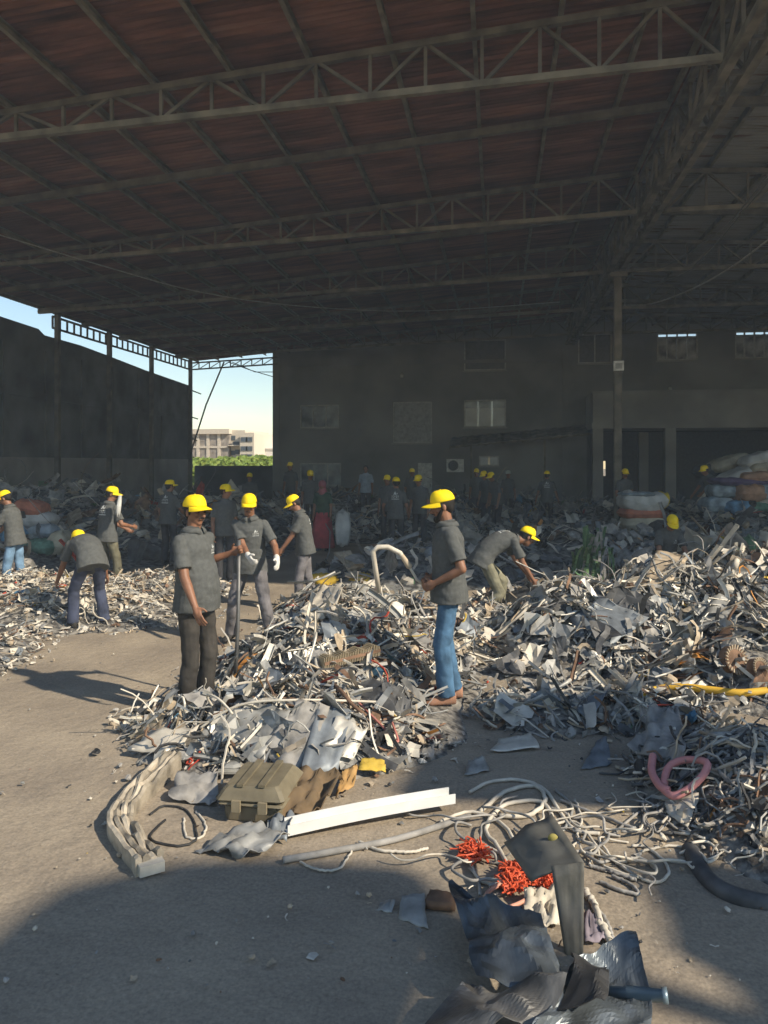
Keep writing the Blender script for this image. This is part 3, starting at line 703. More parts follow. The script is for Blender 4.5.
        for j in range(nr):
            for i in range(na):
                a_ = j*(na+1)+i; Fc += [(a_, a_+1, a_+na+2, a_+na+1), (n1+a_, n1+a_+na+1, n1+a_+na+2, n1+a_+1)]
        for i in range(na): a_ = nr*(na+1)+i; Fc.append((a_, a_+1, n1+a_+1, n1+a_))
        m.add(V, Fc); m.build('cap_visor', capmat or M_cap, co, True)
    if scarf:
        m = MB(); m.ell(hp_(0,-.015,.020), (.096*s,.108*s,.112*s), HM, 20, 12); m.ell(hp_(0,-.03,-.08), (.085*s,.09*s,.09*s), HM); m.cap(hp_(0,-.03,-.12), hp_(0,-.05,-.26), .10*s, .14*s, 16)
        so2 = remesh(m, .009, mat('scarf_'+label.split()[0], scarf, .9), 'headscarf', 3, root)
    if skirt:
        m = MB(); m.loft([(sp(0)[0], X, Vector((0,1,0)), .19*s, .15*s), (Vector((px_,py_+.02,.45))*s, X, Vector((0,1,0)), .25*s, .20*s), (Vector((px_,py_+.02,.08))*s, X, Vector((0,1,0)), .30*s, .24*s)], 30)
        for i_, v in enumerate(m.V):
            k_ = i_ % 30; m.V[i_] = (v[0]*(1+.06*math.sin(k_*1.9)), v[1]*(1+.06*math.sin(k_*1.9)), v[2])
        m.build('skirt', mat('skirt_cloth', skirt, .9), root, True)
    # ---------------- shirt print
    def print_on(cu, cv, sz, back, kind):
        bv = BVHTree.FromPolygons([v.co.copy() for v in so_.data.vertices], [tuple(p_.vertices) for p_ in so_.data.polygons])
        m = MB(); sg = -1 if back else 1
        def proj(u, v):
            c_, U_, r2, f2 = sp(cv); o_ = c_+r2*(cu+u*sg*-1)*s+U_*v*s+f2*sg*.6
            hit = bv.ray_cast(o_, -f2*sg)
            return (hit[0]+f2*sg*.003) if hit[0] is not None else None
        def rect(u0, v0, u1, v1, sk=0):
            n = max(1, int(abs(u1-u0)/.02)+1)
            for i in range(n):
                a_, b_ = u0+(u1-u0)*i/n, u0+(u1-u0)*(i+1)/n
                Q = [proj(a_*sz, v0*sz), proj(b_*sz, v0*sz), proj((b_+sk)*sz, v1*sz), proj((a_+sk)*sz, v1*sz)]
                if all(x_ is not None for x_ in Q): m.add(Q, [(0,1,2,3)])
        # emblem: small peak over a curl, over a word-like row, over a thin line
        rect(-.030,.055,-.016,.09,.014); rect(.002,.055,.016,.09,-.014); rect(-.012,.09,.0,.105); rect(.022,.06,.034,.085)
        for k_, w_ in enumerate((.012,.016,.010,.016,.012)):
            x_ = -.055+k_*.024; rect(x_, .005, x_+w_*.45, .042); rect(x_, .034, x_+w_, .042)
            if k_ % 2 == 0: rect(x_, .018, x_+w_, .025)
        rect(-.06,-.018,.06,-.008)
        if m.V: m.build('shirt_print', M_print, root)
    if printf: print_on(-.085, .33, .55, False, 0)
    if printb: print_on(0, .33, 1.35, True, 0)
    return root

def loc2world(px, d, z, head, v):      # person local -> world
    return L(px, d, z)+Matrix.Rotation(YAW-R(head), 3, 'Z')@Vector(v)

# --- the five nearest
P1 = person(195, 6.02, .0, 118, 'heavyset worker in black trousers gripping an upright metal rod, front left', 'black', lean=-2, belly=.032, h=1.77,
   feet=[(-.075,.03,0,4),(.075,-.03,0,-12)], hands=[W(231,553,6.30), W(198,619,5.66)], ehint=[(-.6,-.5,-1), (.4,-1,-.1)], hyaw=8, hpitch=3, curl=(1.25,.35), tache=True, printf=True, voxel=.006, palm=[(.9,.3,0),None])
P2 = person(250, 8.3, .03, 180, 'worker in white gloves and grey trousers facing the camera behind the rod holder', 'grey', lean=7, h=1.70,
   feet=[(-.26,.10,0,14),(.24,-.12,0,-14)], gloves=True, hands=[W(277,560,8.0),W(249,557,7.95)], hpitch=10, hyaw=-4, curl=(.5,.7), tache=True, printf=True, voxel=.006, pel=(0,-.03,.90))
P4 = person(449, 6.1, .07, 268, 'bearded worker in blue jeans standing alone at centre holding an arched pipe', 'jeans', lean=2, h=1.74,
   feet=[(-.09,.03,0,6),(.09,-.05,0,-8)], hands=[W(435,583,5.93),W(431,577,6.15)], hpitch=12, hyaw=0, curl=(1.1,1.0), beard=True, shoe='tan', voxel=.006, ehint=[(-.5,-.6,-1),(.5,-.7,-1)])
P3 = person(305, 10.2, .02, 262, 'worker bending his head to his hands near the pink-scarfed woman', 'grey', lean=12, h=1.60,
   feet=[(-.11,.10,0,8),(.11,-.16,0,-8)], hands=[(-.12,.42,.78),(.10,.38,.76)], hpitch=28, curl=(.9,.9), printb=True, voxel=.0075)
P5 = person(492, 9.0, .10, 80, 'worker in khaki trousers bent double reaching right into the scrap', 'khaki', lean=84, h=1.68,
   feet=[(-.15,.12,0,8),(.16,-.22,0,-8)], hands=[(-.10,.68,.28),(.20,.62,.22)], pel=(0,-.12,.80), hpitch=-12, curl=(.8,.8), printb=True, voxel=.0075)
P6 = person(15, 11.2, .02, 270, 'worker in light blue jeans at the left edge of the picture', 'denim', lean=12, h=1.62,
   feet=[(-.10,.08,0,8),(.10,-.12,0,-8)], hands=[(-.14,.40,.92),(.12,.42,.90)], hpitch=24, curl=(.9,.9), printf=True, tache=True, voxel=.0075)
P7 = person(88, 9.0, .03, 322, 'stooping worker in navy trousers seen from behind beside the left scrap', 'navy', lean=92, h=1.66,
   feet=[(-.17,.05,0,8),(.19,-.05,0,-8)], hands=[(-.28,.50,.42),(.42,.45,.40)], pel=(0,-.16,.86), hpitch=-34, curl=(.8,.8), voxel=.0075)
P8 = person(107, 11.9, -.04, 30, 'standing worker in olive trousers with a printed back, behind the stooping one', 'olive', lean=6, h=1.70,
   feet=[(-.12,.0,0,8),(.17,.10,0,-8)], hands=[(.02,.36,1.0),(.26,.30,1.05)], hpitch=12, hyaw=50, curl=(.8,.8), printb=True, voxel=.0075)
# --- dim figures farther in
FAR = [
 (168, 14.5, .05, 20, 'dim worker standing half hidden left of the front rod holder', dict(lean=4, hyaw=30, printb=True, hands=[None,(.25,.3,.95)])),
 (224, 12.5, .02, 150, 'shaded worker with turned head between the two front men', dict(lean=4, hyaw=-50)),
 (250, 21.0, .10, 180, 'far worker whose cap shows just above the gloved man', dict(lean=3)),
 (291, 22.5, .35, 200, 'small dim worker standing far back below the lower left window', dict(lean=4)),
 (310, 19.5, .15, 170, 'dim worker behind the pink-scarfed woman', dict(lean=5, hpitch=15)),
 (396, 15.5, .05, 10, 'dim worker with white back print left of the centre man', dict(lean=4, printb=True, hyaw=-20, hands=[(-.3,.2,.95),(.25,.1,.9)])),
 (388, 17.5, .10, 200, 'dim worker mostly hidden behind the one with the printed back', dict(lean=4)),
 (420, 16.5, .12, 200, 'dim worker in bright cap just behind the centre man, on his left', dict(lean=6, hyaw=20, hpitch=10)),
 (412, 22.5, .2, 180, 'tiny far worker by the white door', dict(lean=3)),
 (477, 22.5, .2, 200, 'leftmost of the cluster of far workers beside the wall unit', dict(lean=5)),
 (487, 20.5, .15, 230, 'middle one of the cluster of far workers beside the wall unit', dict(lean=10, hpitch=15)),
 (498, 19.8, .12, 240, 'nearest worker of the far cluster, leaning forward', dict(lean=22, hpitch=10)),
 (508, 23.0, .15, 180, 'far worker in a pale cap at the right of the cluster', dict(lean=3, capmat=mat('pale_cap_cloth', (.45,.45,.38), .8))),
 (547, 20.8, .12, 15, 'far worker with a small white back print standing by himself under the canopy', dict(lean=2, printb=True, hands=[(-.32,.1,.85),(.32,.1,.85)])),
 (624, 19.2, .18, 170, 'far worker standing at the foot of the steel column', dict(lean=3, hpitch=10, hands=[(-.1,.36,1.05),(.25,.2,.9)])),
 (713, 18.2, .35, 250, 'worker leaning by the stack of coloured sacks', dict(lean=28, hpitch=5, hands=[(-.2,.6,.9),(.2,.5,.85)])),
]
for (px, d, z, hd, lab, kw) in FAR:
    person(px, d, z, hd, lab, 'dark', voxel=.011, h=1.68+.03*math.sin(px), **kw)
person(668, 11.4, .06, 182, 'crouching worker facing the camera behind the sunlit right heap', 'navy', lean=30, h=1.7,
   feet=[(-.2,.18,0,18),(.2,.10,0,-18)], pel=(0,-.12,.50), hands=[(-.25,.42,.28),(.22,.45,.30)], hpitch=22, curl=(.8,.8), printf=True, voxel=.0085)
person(323, 17.0, .02, 190, 'woman in a pink headscarf, green and red clothes, standing in the shade', 'dark', lean=5, h=1.62, scarf=(.32,.10,.11), skirt=(.42,.05,.06), shirt=mat('dark_green_tunic', (.04,.08,.05), .9), voxel=.011)
person(366, 24.0, .25, 190, 'tiny distant person in a pale blue shirt without a cap', 'dark', lean=3, voxel=.011, cap_=False, shirt=mat('pale_blue_shirt', (.30,.36,.42), .9))

# ================================================================== SCRAP
rnd = random.Random(11); nrs = np.random.RandomState(5)
PAL = [
 mat('alu_bright', (.56,.53,.46), .5, .3, var=.12, scale=9, spec=.5),        #0
 mat('alu_grey', (.33,.325,.30), .55, .3, var=.2, scale=9),                      #1
 mat('offwhite_coated', (.56,.51,.42), .75, 0, var=.12, scale=9),                #2
 mat('tan_dusty', (.42,.34,.24), .85, 0, var=.2, scale=9),                      #3
 mat('brown_rusty', (.20,.12,.075), .85, 0, var=.3, scale=9),                   #4
 mat('dark_grey_scrap', (.10,.10,.10), .6, .2, var=.25, scale=9),               #5
 mat('blue_grey_sheet', (.20,.22,.235), .55, .25, var=.2, scale=9),                #6
 mat('grey_dusty', (.30,.285,.26), .85, 0, var=.2, scale=9),                    #7
 mat('black_scrap', (.035,.035,.035), .6, 0, var=.2, scale=9),                  #8
 mat('red_scrap', (.42,.06,.035), .6, 0, var=.15, scale=9),                     #9
 mat('orange_scrap', (.50,.22,.05), .6, 0, var=.15, scale=9),                   #10
 mat('blue_scrap', (.08,.20,.30), .6, 0, var=.15, scale=9),                     #11
 mat('green_scrap', (.10,.20,.10), .7, 0, var=.15, scale=9),                    #12
 mat('yellow_scrap', (.55,.38,.06), .7, 0, var=.15, scale=9)]                   #13
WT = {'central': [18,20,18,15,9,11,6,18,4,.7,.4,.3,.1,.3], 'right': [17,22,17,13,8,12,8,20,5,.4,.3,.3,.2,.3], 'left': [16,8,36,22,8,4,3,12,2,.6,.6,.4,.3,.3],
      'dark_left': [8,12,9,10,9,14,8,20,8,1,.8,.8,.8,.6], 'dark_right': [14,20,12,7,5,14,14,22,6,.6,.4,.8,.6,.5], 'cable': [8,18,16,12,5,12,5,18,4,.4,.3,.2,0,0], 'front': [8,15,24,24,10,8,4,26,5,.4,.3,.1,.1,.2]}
for k in WT: w = np.array(WT[k], float); WT[k] = w/w.sum()
def pickm(k): return int(nrs.choice(len(PAL), p=WT[k]))

def rotm(rz, tx, ty):
    return np.array((Matrix.Rotation(rz,3,'Z')@Matrix.Rotation(tx,3,'X')@Matrix.Rotation(ty,3,'Y')))
def p_sheet(w, h, n=4, amp=.25):
    u = np.linspace(-.5, .5, n); U, Vv = np.meshgrid(u, u); z = np.zeros_like(U)
    for _ in range(3):
        a = nrs.uniform(0, math.pi); c = nrs.uniform(-.3, .3); z += np.abs(U*math.cos(a)+Vv*math.sin(a)-c)*nrs.uniform(-1, 1)*amp*2
    z += nrs.normal(0, amp*.16, U.shape); jx = nrs.normal(0, .07, U.shape); jy = nrs.normal(0, .07, U.shape)
    P = np.stack([(U+jx)*w, (Vv+jy)*h, z*min(w, h)], -1).reshape(-1, 3)
    Fc = [(j*n+i, j*n+i+1, (j+1)*n+i+1, (j+1)*n+i) for j in range(n-1) for i in range(n-1)]
    return P, Fc
def curvepath(Ln, n, wob, flat=.35):
    d = np.array([1., 0, 0]); p = np.zeros(3); P = [p.copy()]; kx = nrs.normal(0, wob)
    for i in range(n-1):
        kx = kx*.6+nrs.normal(0, wob); a = kx
        d = np.array([d[0]*math.cos(a)-d[1]*math.sin(a), d[0]*math.sin(a)+d[1]*math.cos(a), d[2]*.6+nrs.normal(0, wob*flat)]); d /= np.linalg.norm(d)
        p = p+d*Ln/(n-1); P.append(p.copy())
    P = np.array(P); return P-P.mean(0)
def p_wire(Ln, r, n=9, wob=.55, k=4):
    mb = MB(); mb.tube([Vector(q) for q in curvepath(Ln, n, wob)], r, k); return np.array(mb.V), mb.F
def p_strip(Ln, w, n=6, wob=.3):
    C = curvepath(Ln, n, wob, .8); P = []
    tw = nrs.uniform(-1, 1, n).cumsum()*.4
    for i in range(n):
        d = C[min(i+1,n-1)]-C[max(i-1,0)]; s_ = np.cross(d, [0,0,1]); s_ = s_/(np.linalg.norm(s_)+1e-6); o = s_*math.cos(tw[i])+np.array([0,0,1])*math.sin(tw[i]); P += [C[i]-o*w/2, C[i]+o*w/2]
    return np.array(P), [(2*i, 2*i+1, 2*i+3, 2*i+2) for i in range(n-1)]
def p_channel(Ln, w, n=5, wob=.12):
    C = curvepath(Ln, n, wob, .4); P = []; pr = [(-.5,.5),(-.5,0),(.5,0),(.5,.5)]
    for i in range(n):
        d = C[min(i+1,n-1)]-C[max(i-1,0)]; s_ = np.cross(d, [0,0,1]); s_ = s_/(np.linalg.norm(s_)+1e-6)
        for a, b in pr: P.append(C[i]+s_*a*w*nrs.uniform(.8,1.1)+np.array([0,0,1])*b*w*nrs.uniform(.7,1.1))
    return np.array(P), [(4*i+k, 4*i+k+1, 4*i+k+5, 4*i+k+4) for i in range(n-1) for k in range(3)]
def p_chunk(r):
    mb = MB(); mb.ell((0,0,0), (r, r*nrs.uniform(.5,.9), r*nrs.uniform(.35,.7)), None, 7, 5); P = np.array(mb.V); P *= nrs.uniform(.65, 1.25, (len(P), 1)); return P, mb.F
def piece(kind, s):
    if kind == 'sheet': return p_sheet(s, s*nrs.uniform(.4, 1), 4, nrs.uniform(.12, .4))
    if kind == 'strip': return p_strip(s*1.9, s*nrs.uniform(.1, .28))
    if kind == 'wire': return p_wire(s*nrs.uniform(2, 4), nrs.uniform(.004, .011), 9, nrs.uniform(.25, .6))
    if kind == 'channel': return p_channel(s*nrs.uniform(1.2, 2.6), s*nrs.uniform(.10, .22))
    return p_chunk(s*.4)

LAT = lambda x, y: (x*RT.x+y*RT.y, x*FW.x+y*FW.y)
def grad(x, y, nm):
    e_ = .12; return (HH(x+e_, y, nm)-HH(x-e_, y, nm))/(2*e_), (HH(x, y+e_, nm)-HH(x, y-e_, nm))/(2*e_)
BLK = {}
for nm, cx_, cy_, rx, ry, h in BL: BLK.setdefault(nm, []).append((cx_, cy_, rx, ry, h))
def sample(nm, spread=1.15):
    bs = BLK[nm]; w = np.array([b[2]*b[3]+.05 for b in bs]); b = bs[int(nrs.choice(len(bs), p=w/w.sum()))]
    a = nrs.uniform(0, 2*math.pi); q = math.sqrt(nrs.uniform(0, 1))*spread
    lat = b[0]+b[2]*q*math.cos(a); dep = b[1]+b[3]*q*math.sin(a); P = RT*lat+FW*dep; return P.x, P.y, q
CLEAR = [((449-384)/F*6.0, 6.0-.22, .26, .42), ((195-384)/F*6.0, 6.0-.2, .22, .32), ((250-384)/F*8.2, 8.1, .3, .3)]
def blocked(x, y, pad=0):
    a, b = LAT(x, y); return any(((a-c)/(rx+pad))**2+((b-d)/(ry+pad))**2 < 1 for c, d, rx, ry in CLEAR)
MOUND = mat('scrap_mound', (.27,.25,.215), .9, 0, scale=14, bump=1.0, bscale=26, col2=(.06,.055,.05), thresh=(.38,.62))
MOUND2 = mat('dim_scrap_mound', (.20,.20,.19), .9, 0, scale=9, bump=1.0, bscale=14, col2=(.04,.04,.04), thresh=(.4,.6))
def heap(nm, N, smin, smax, kinds, label, cat, spread=1.2, objname='scrap_heap', grid=.09, tilt=.45):
    bs = BLK[nm]; x0 = min(b[0]-b[2]*1.5 for b in bs); x1 = max(b[0]+b[2]*1.5 for b in bs); y0 = min(b[1]-b[3]*1.5 for b in bs); y1 = max(b[1]+b[3]*1.5 for b in bs)
    mb = MB(); nx = int((x1-x0)/grid)+1; ny = int((y1-y0)/grid)+1; V = []; Z = []
    for j in range(ny+1):
        for i in range(nx+1):
            lat, dep = x0+i*grid, y0+j*grid; P = RT*lat+FW*dep; z = HH(P.x, P.y, nm)
            z = z*.93+(.05*noise.noise(Vector((P.x*6, P.y*6, 1)))*min(1, z*6)) ; Z.append(z); V.append((P.x, P.y, max(z, .0)-.02 if z < .03 else z))
    w = nx+1; Fc = []
    for j in range(ny):
        for i in range(nx):
            q = (j*w+i, j*w+i+1, (j+1)*w+i+1, (j+1)*w+i)
            if max(Z[k] for k in q) > .03: Fc.append(q)
    mb.add(V, Fc, len(PAL))
    ks = list(kinds); kp = np.array([kinds[k] for k in ks], float); kp /= kp.sum()
    for _ in range(N):
        x, y, q = sample(nm, spread)
        if blocked(x, y): continue
        z = HH(x, y, nm); kd = ks[int(nrs.choice(len(ks), p=kp))]
        s_ = smin+(smax-smin)*nrs.uniform(0, 1)**2.2
        if z < .04: s_ *= .55
        P, F_ = piece(kd, s_); gx, gy = grad(x, y, nm)
        M = np.array(Vector((-gx, -gy, 1)).to_track_quat('Z', 'Y').to_matrix())@rotm(nrs.uniform(0, 6.28), nrs.normal(0, tilt), nrs.normal(0, tilt))
        Q = P@M.T; lift = -Q[:, 2].min()*(.45 if z > .05 else 1.0)
        Q = Q+np.array([x, y, z+lift+nrs.uniform(-.02, .03)*(1 if z > .05 else 0)]); Q[:, 2] = np.maximum(Q[:, 2], .003)
        mb.add(Q, F_, pickm(nm))
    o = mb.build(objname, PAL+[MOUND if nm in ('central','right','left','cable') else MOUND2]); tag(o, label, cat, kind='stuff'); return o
K1 = {'sheet': 24, 'strip': 28, 'wire': 22, 'channel': 16, 'chunk': 10}
K2 = {'sheet': 34, 'strip': 26, 'wire': 8, 'channel': 10, 'chunk': 22}
heap('central', 7500, .035, .22, K1, 'sunlit heap of tangled aluminium scrap in the middle of the yard', 'scrap heap')
heap('right', 9000, .04, .26, K1, 'large bright heap of bent sheet and profile scrap on the right', 'scrap heap')
heap('left', 5200, .03, .15, {'sheet': 30, 'strip': 26, 'wire': 22, 'channel': 8, 'chunk': 14}, 'low spread of pale shredded scrap on the left behind the shadows', 'scrap heap', 1.35, tilt=.35)
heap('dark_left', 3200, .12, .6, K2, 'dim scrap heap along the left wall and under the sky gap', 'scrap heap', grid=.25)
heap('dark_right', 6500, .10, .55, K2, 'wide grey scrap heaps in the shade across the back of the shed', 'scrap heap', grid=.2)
heap('cable', 700, .04, .16, {'sheet': 10, 'strip': 15, 'wire': 60, 'channel': 5, 'chunk': 10}, 'tangled pile of dull electric cable at the right edge', 'cable heap', 1.25)

# loose crumbs lying on open ground
mb = MB()
for _ in range(2600):
    px = nrs.uniform(-20, 790); py = 600+400*nrs.uniform(0, 1)**1.4; p = G(px, py)
    den = noise.noise(Vector((p.x*1.2, p.y*1.2, 5)))
    near = max(HH(p.x+dx, p.y+dy) for dx, dy in ((.35,0),(-.35,0),(0,.35),(0,-.35)))
    if near <= 0.02 and nrs.uniform() > .13+max(0, den)*.15: continue
    s_ = .008+.035*nrs.uniform(0,1)**3; P, F_ = piece(['sheet','chunk','strip','chunk'][nrs.randint(4)], s_*(1.6 if near > .02 else 1)); Q = P@rotm(nrs.uniform(0,6.28), nrs.normal(0,.2), nrs.normal(0,.2)).T; Q[:, 2] -= Q[:, 2].min()
    Q += np.array([p.x, p.y, .010]); mb.add(Q, F_, pickm('front'))
tag(mb.build('loose_crumbs', PAL), 'scattered small chips and pebbles on the bare dirt floor', 'debris', kind='stuff')

# ------------------------------------------------------------------ individually placed pieces
def solid(P, Fc, t):      # closed thin solid from an open sheet
    P = np.array(P, float); bm = bmesh.new(); vs = [bm.verts.new(p) for p in P]
    for f in Fc: bm.faces.new([vs[i] for i in f])
    bm.normal_update(); me = bpy.data.meshes.new('tmp'); bm.to_mesh(me); bm.free()
    n = len(P); N_ = np.array([v.normal for v in me.vertices]); V = np.concatenate([P+N_*t/2, P-N_*t/2])
    F2 = [tuple(f) for f in Fc]+[tuple(i+n for i in reversed(f)) for f in Fc]
    cnt = {}
    for f in Fc:
        for a, b in zip(f, f[1:]+f[:1]): cnt[(a, b)] = 1
    for (a, b) in cnt:
        if (b, a) not in cnt: F2.append((b, a, a+n, b+n))
    bpy.data.meshes.remove(me); return V, F2
GROUPS = {
 'central': ('offcuts lying on the central scrap heap', 'heap in the middle of the yard'),
 'right': ('offcuts lying on the right scrap heap', 'bright heap on the right'),
 'left': ('offcuts lying on the left scrap spread', 'pale scrap spread on the left')}
def protos(kind, mi, nprot, smin, smax):
    r = []
    for i in range(nprot):
        s_ = smin+(smax-smin)*nrs.uniform(0,1); mb = MB()
        if kind == 'sheet': P, Fc = p_sheet(s_, s_*nrs.uniform(.5,1), 6, nrs.uniform(.15,.35)); V, F2 = solid(P, Fc, .003); mb.add(V, F2)
        elif kind == 'channel': P, Fc = p_channel(s_*2.2, s_*.22, 6, .14); V, F2 = solid(P, Fc, .003); mb.add(V, F2)
        elif kind == 'strip': P, Fc = p_strip(s_*2.4, s_*.22, 9, .25); V, F2 = solid(P, Fc, .003); mb.add(V, F2)
        elif kind == 'pipe': mb.tube([Vector(q) for q in curvepath(s_*2.6, 12, .16)], nrs.uniform(.009,.018), 8)
        else: mb.tube([Vector(q) for q in curvepath(s_*4, 26, .33)], nrs.uniform(.006,.010), 6)
        V = np.array(mb.V); V -= (V.max(0)+V.min(0))/2; mb.V = [tuple(v) for v in V]
        r.append((mb, V))
    return r
NAMES = {'sheet': ('metal_sheet', 'crumpled sheet offcut', 'metal sheet'), 'channel': ('metal_profile', 'bent channel offcut', 'metal profile'), 'strip': ('metal_strip', 'twisted metal strip', 'metal strip'),
         'pipe': ('metal_tube', 'thin bent tube', 'metal tube'), 'cable': ('cable_length', 'curled cable', 'cable')}
CW = {0:'bright silver', 1:'dull silver', 2:'off white', 3:'dusty tan', 4:'brown', 5:'dark grey', 6:'blue grey', 7:'dusty grey'}
MARKS = {'central': [('rod tip',236,690),('tan radiator core',348,660),('white rounded bundle',392,616),('olive hard case',255,795),('arched pipe',378,590),('feet of the bearded man',450,698),('big dusty sheet',296,748),('torn whitish sheet',318,612),('orange cardboard flap',350,785),('flattened duct',158,758),('ragged bright sheet',342,738),('khaki trousered worker',490,610)],
 'right': [('tan tilted board',660,574),('yellow hose',700,690),('larger rusty rotor',733,660),('upright pale pipe',742,560),('straight silver pole',515,692),('folded plate at the heap foot',590,704),('smooth blue grey sheet',605,625),('broad silver sheet',728,628),('green netting',590,575),('khaki trousered worker',505,610),('dark draped sheet',530,612)],
 'loose': [('pink hose loop',682,778),('white paper scrap',682,812),('bent dark flap',545,845),('orange netting',474,858),('thick dark hose',715,884),('right picture border',762,830),('right picture border',762,790)],
 'left': [('stooping worker',86,625),('shoes of the edge worker',20,595),('olive trousered worker',112,592),('white bag',126,560),('left picture border',4,650),('green sack',42,560)]}
def near_what(x, y, z):
    lat, dep = LAT(x, y); px = 384+F*lat/dep; py = HY+F*(HC-z)/dep; best = min((m for v in MARKS.values() for m in v), key=lambda m: (m[1]-px)**2+(m[2]-py)**2); dx, dy = px-best[1], py-best[2]; D = math.hypot(dx, dy)
    if D < 9: return f'right at the {best[0]}'
    w = 'just ' if D < 26 else ('' if D < 60 else 'well ')
    dr = ('right of' if dx > 0 else 'left of') if abs(dx) > 2*abs(dy) else ('in front of' if dy > 0 else 'behind') if abs(dy) > 2*abs(dx) else ('in front and ' if dy > 0 else 'behind and ')+('right of' if dx > 0 else 'left of')
    return f'{w}{dr} the {best[0]}'
def scatter(nm, kind, mi, n, smin, smax, tilt=.45):
    pr = protos(kind, mi, 4, smin, smax); a, b, c = NAMES[kind]; first = {}
    grp = f'{CW[mi]} {a.replace("_"," ")}s on the {GROUPS[nm][1]}'
    for i in range(n):
        k = i % 4; mb_, V = pr[k]
        for _ in range(40):
            x, y, q = sample(nm, .95)
            lat, dep = LAT(x, y); z = HH(x, y, nm)
            if z > .07 and not blocked(x, y, .1) and abs(lat/dep*F) < 400: break
        gx, gy = grad(x, y, nm); sc_ = nrs.uniform(.75, 1.25)
        M = Matrix(np.array(Vector((-gx,-gy,1)).to_track_quat('Z','Y').to_matrix())@rotm(nrs.uniform(0,6.28), nrs.normal(0,tilt), nrs.normal(0,tilt)))
        Q = V@np.array(M).T*sc_; zz = z-Q[:,2].min()*.4+.0
        if k not in first:
            o = mb_.build(a, PAL[mi], smooth=(kind in ('pipe','cable'))); first[k] = o; tag(o, 'x', c, grp)
        else: o = first[k].copy(); COL.objects.link(o)
        o['label'] = f'{CW[mi]} {b} {near_what(x, y, zz)}'
        o.location = (x, y, zz); o.rotation_euler = M.to_euler(); o.scale = (sc_,)*3
for nm, mul in (('central', 1.0), ('right', 1.25)):
    m_ = lambda v: int(v*mul)
    for kind, mi, n, a, b in (('sheet',0,14,.16,.34),('sheet',1,12,.16,.36),('sheet',2,9,.12,.26),('sheet',6,7,.18,.38),('sheet',5,5,.2,.36),('sheet',3,6,.12,.24),
                              ('channel',0,10,.18,.34),('channel',2,10,.16,.32),('channel',1,8,.16,.32),('strip',0,12,.14,.26),('strip',7,10,.14,.26),
                              ('pipe',0,8,.18,.36),('pipe',1,7,.18,.36),('cable',2,10,.14,.26),('cable',7,8,.14,.26),('cable',4,4,.12,.22)):
        scatter(nm, kind, mi, m_(n), a, b)
for kind, mi, n, a, b in (('sheet',2,12,.09,.18),('sheet',3,8,.08,.16),('channel',2,8,.09,.16),('strip',2,10,.08,.16),('cable',2,12,.09,.17),('cable',4,6,.09,.16),('pipe',1,4,.14,.24)):
    scatter('left', kind, mi, n, a, b, .3)

# free cables on open ground between the heaps (each a thing)
def gpath(pts, z=0.015, n=30, jit=0.0, zs=None):
    P = []
    for i, q in enumerate(pts):
        g_ = G(q[0], q[1], q[2] if len(q) > 2 else z); P.append(g_)
    Q = []
    for i in range(n+1):
        t = i/n*(len(P)-1); k = min(int(t), len(P)-2); u = t-k; p0_, p1, p2, p3 = P[max(k-1,0)], P[k], P[k+1], P[min(k+2,len(P)-1)]
        v = .5*((2*p1)+(p2-p0_)*u+(2*p0_-5*p1+4*p2-p3)*u*u+(3*p1-p0_-3*p2+p3)*u**3)
        if jit: v += Vector((rnd.gauss(0,jit), rnd.gauss(0,jit), abs(rnd.gauss(0,jit))*.6))
        v.z = max(v.z, z*.9); Q.append(v)
    return Q
def gtube(name, pts, r, m, label, cat, n=36, jit=0, sides=7, z=None, lift=0):
    Q = gpath(pts, z if z is not None else r+.004, n, jit)
    o = MB().tube(Q, r, sides).build(name, m, smooth=True); recenter(o); return tag(o, label, cat)
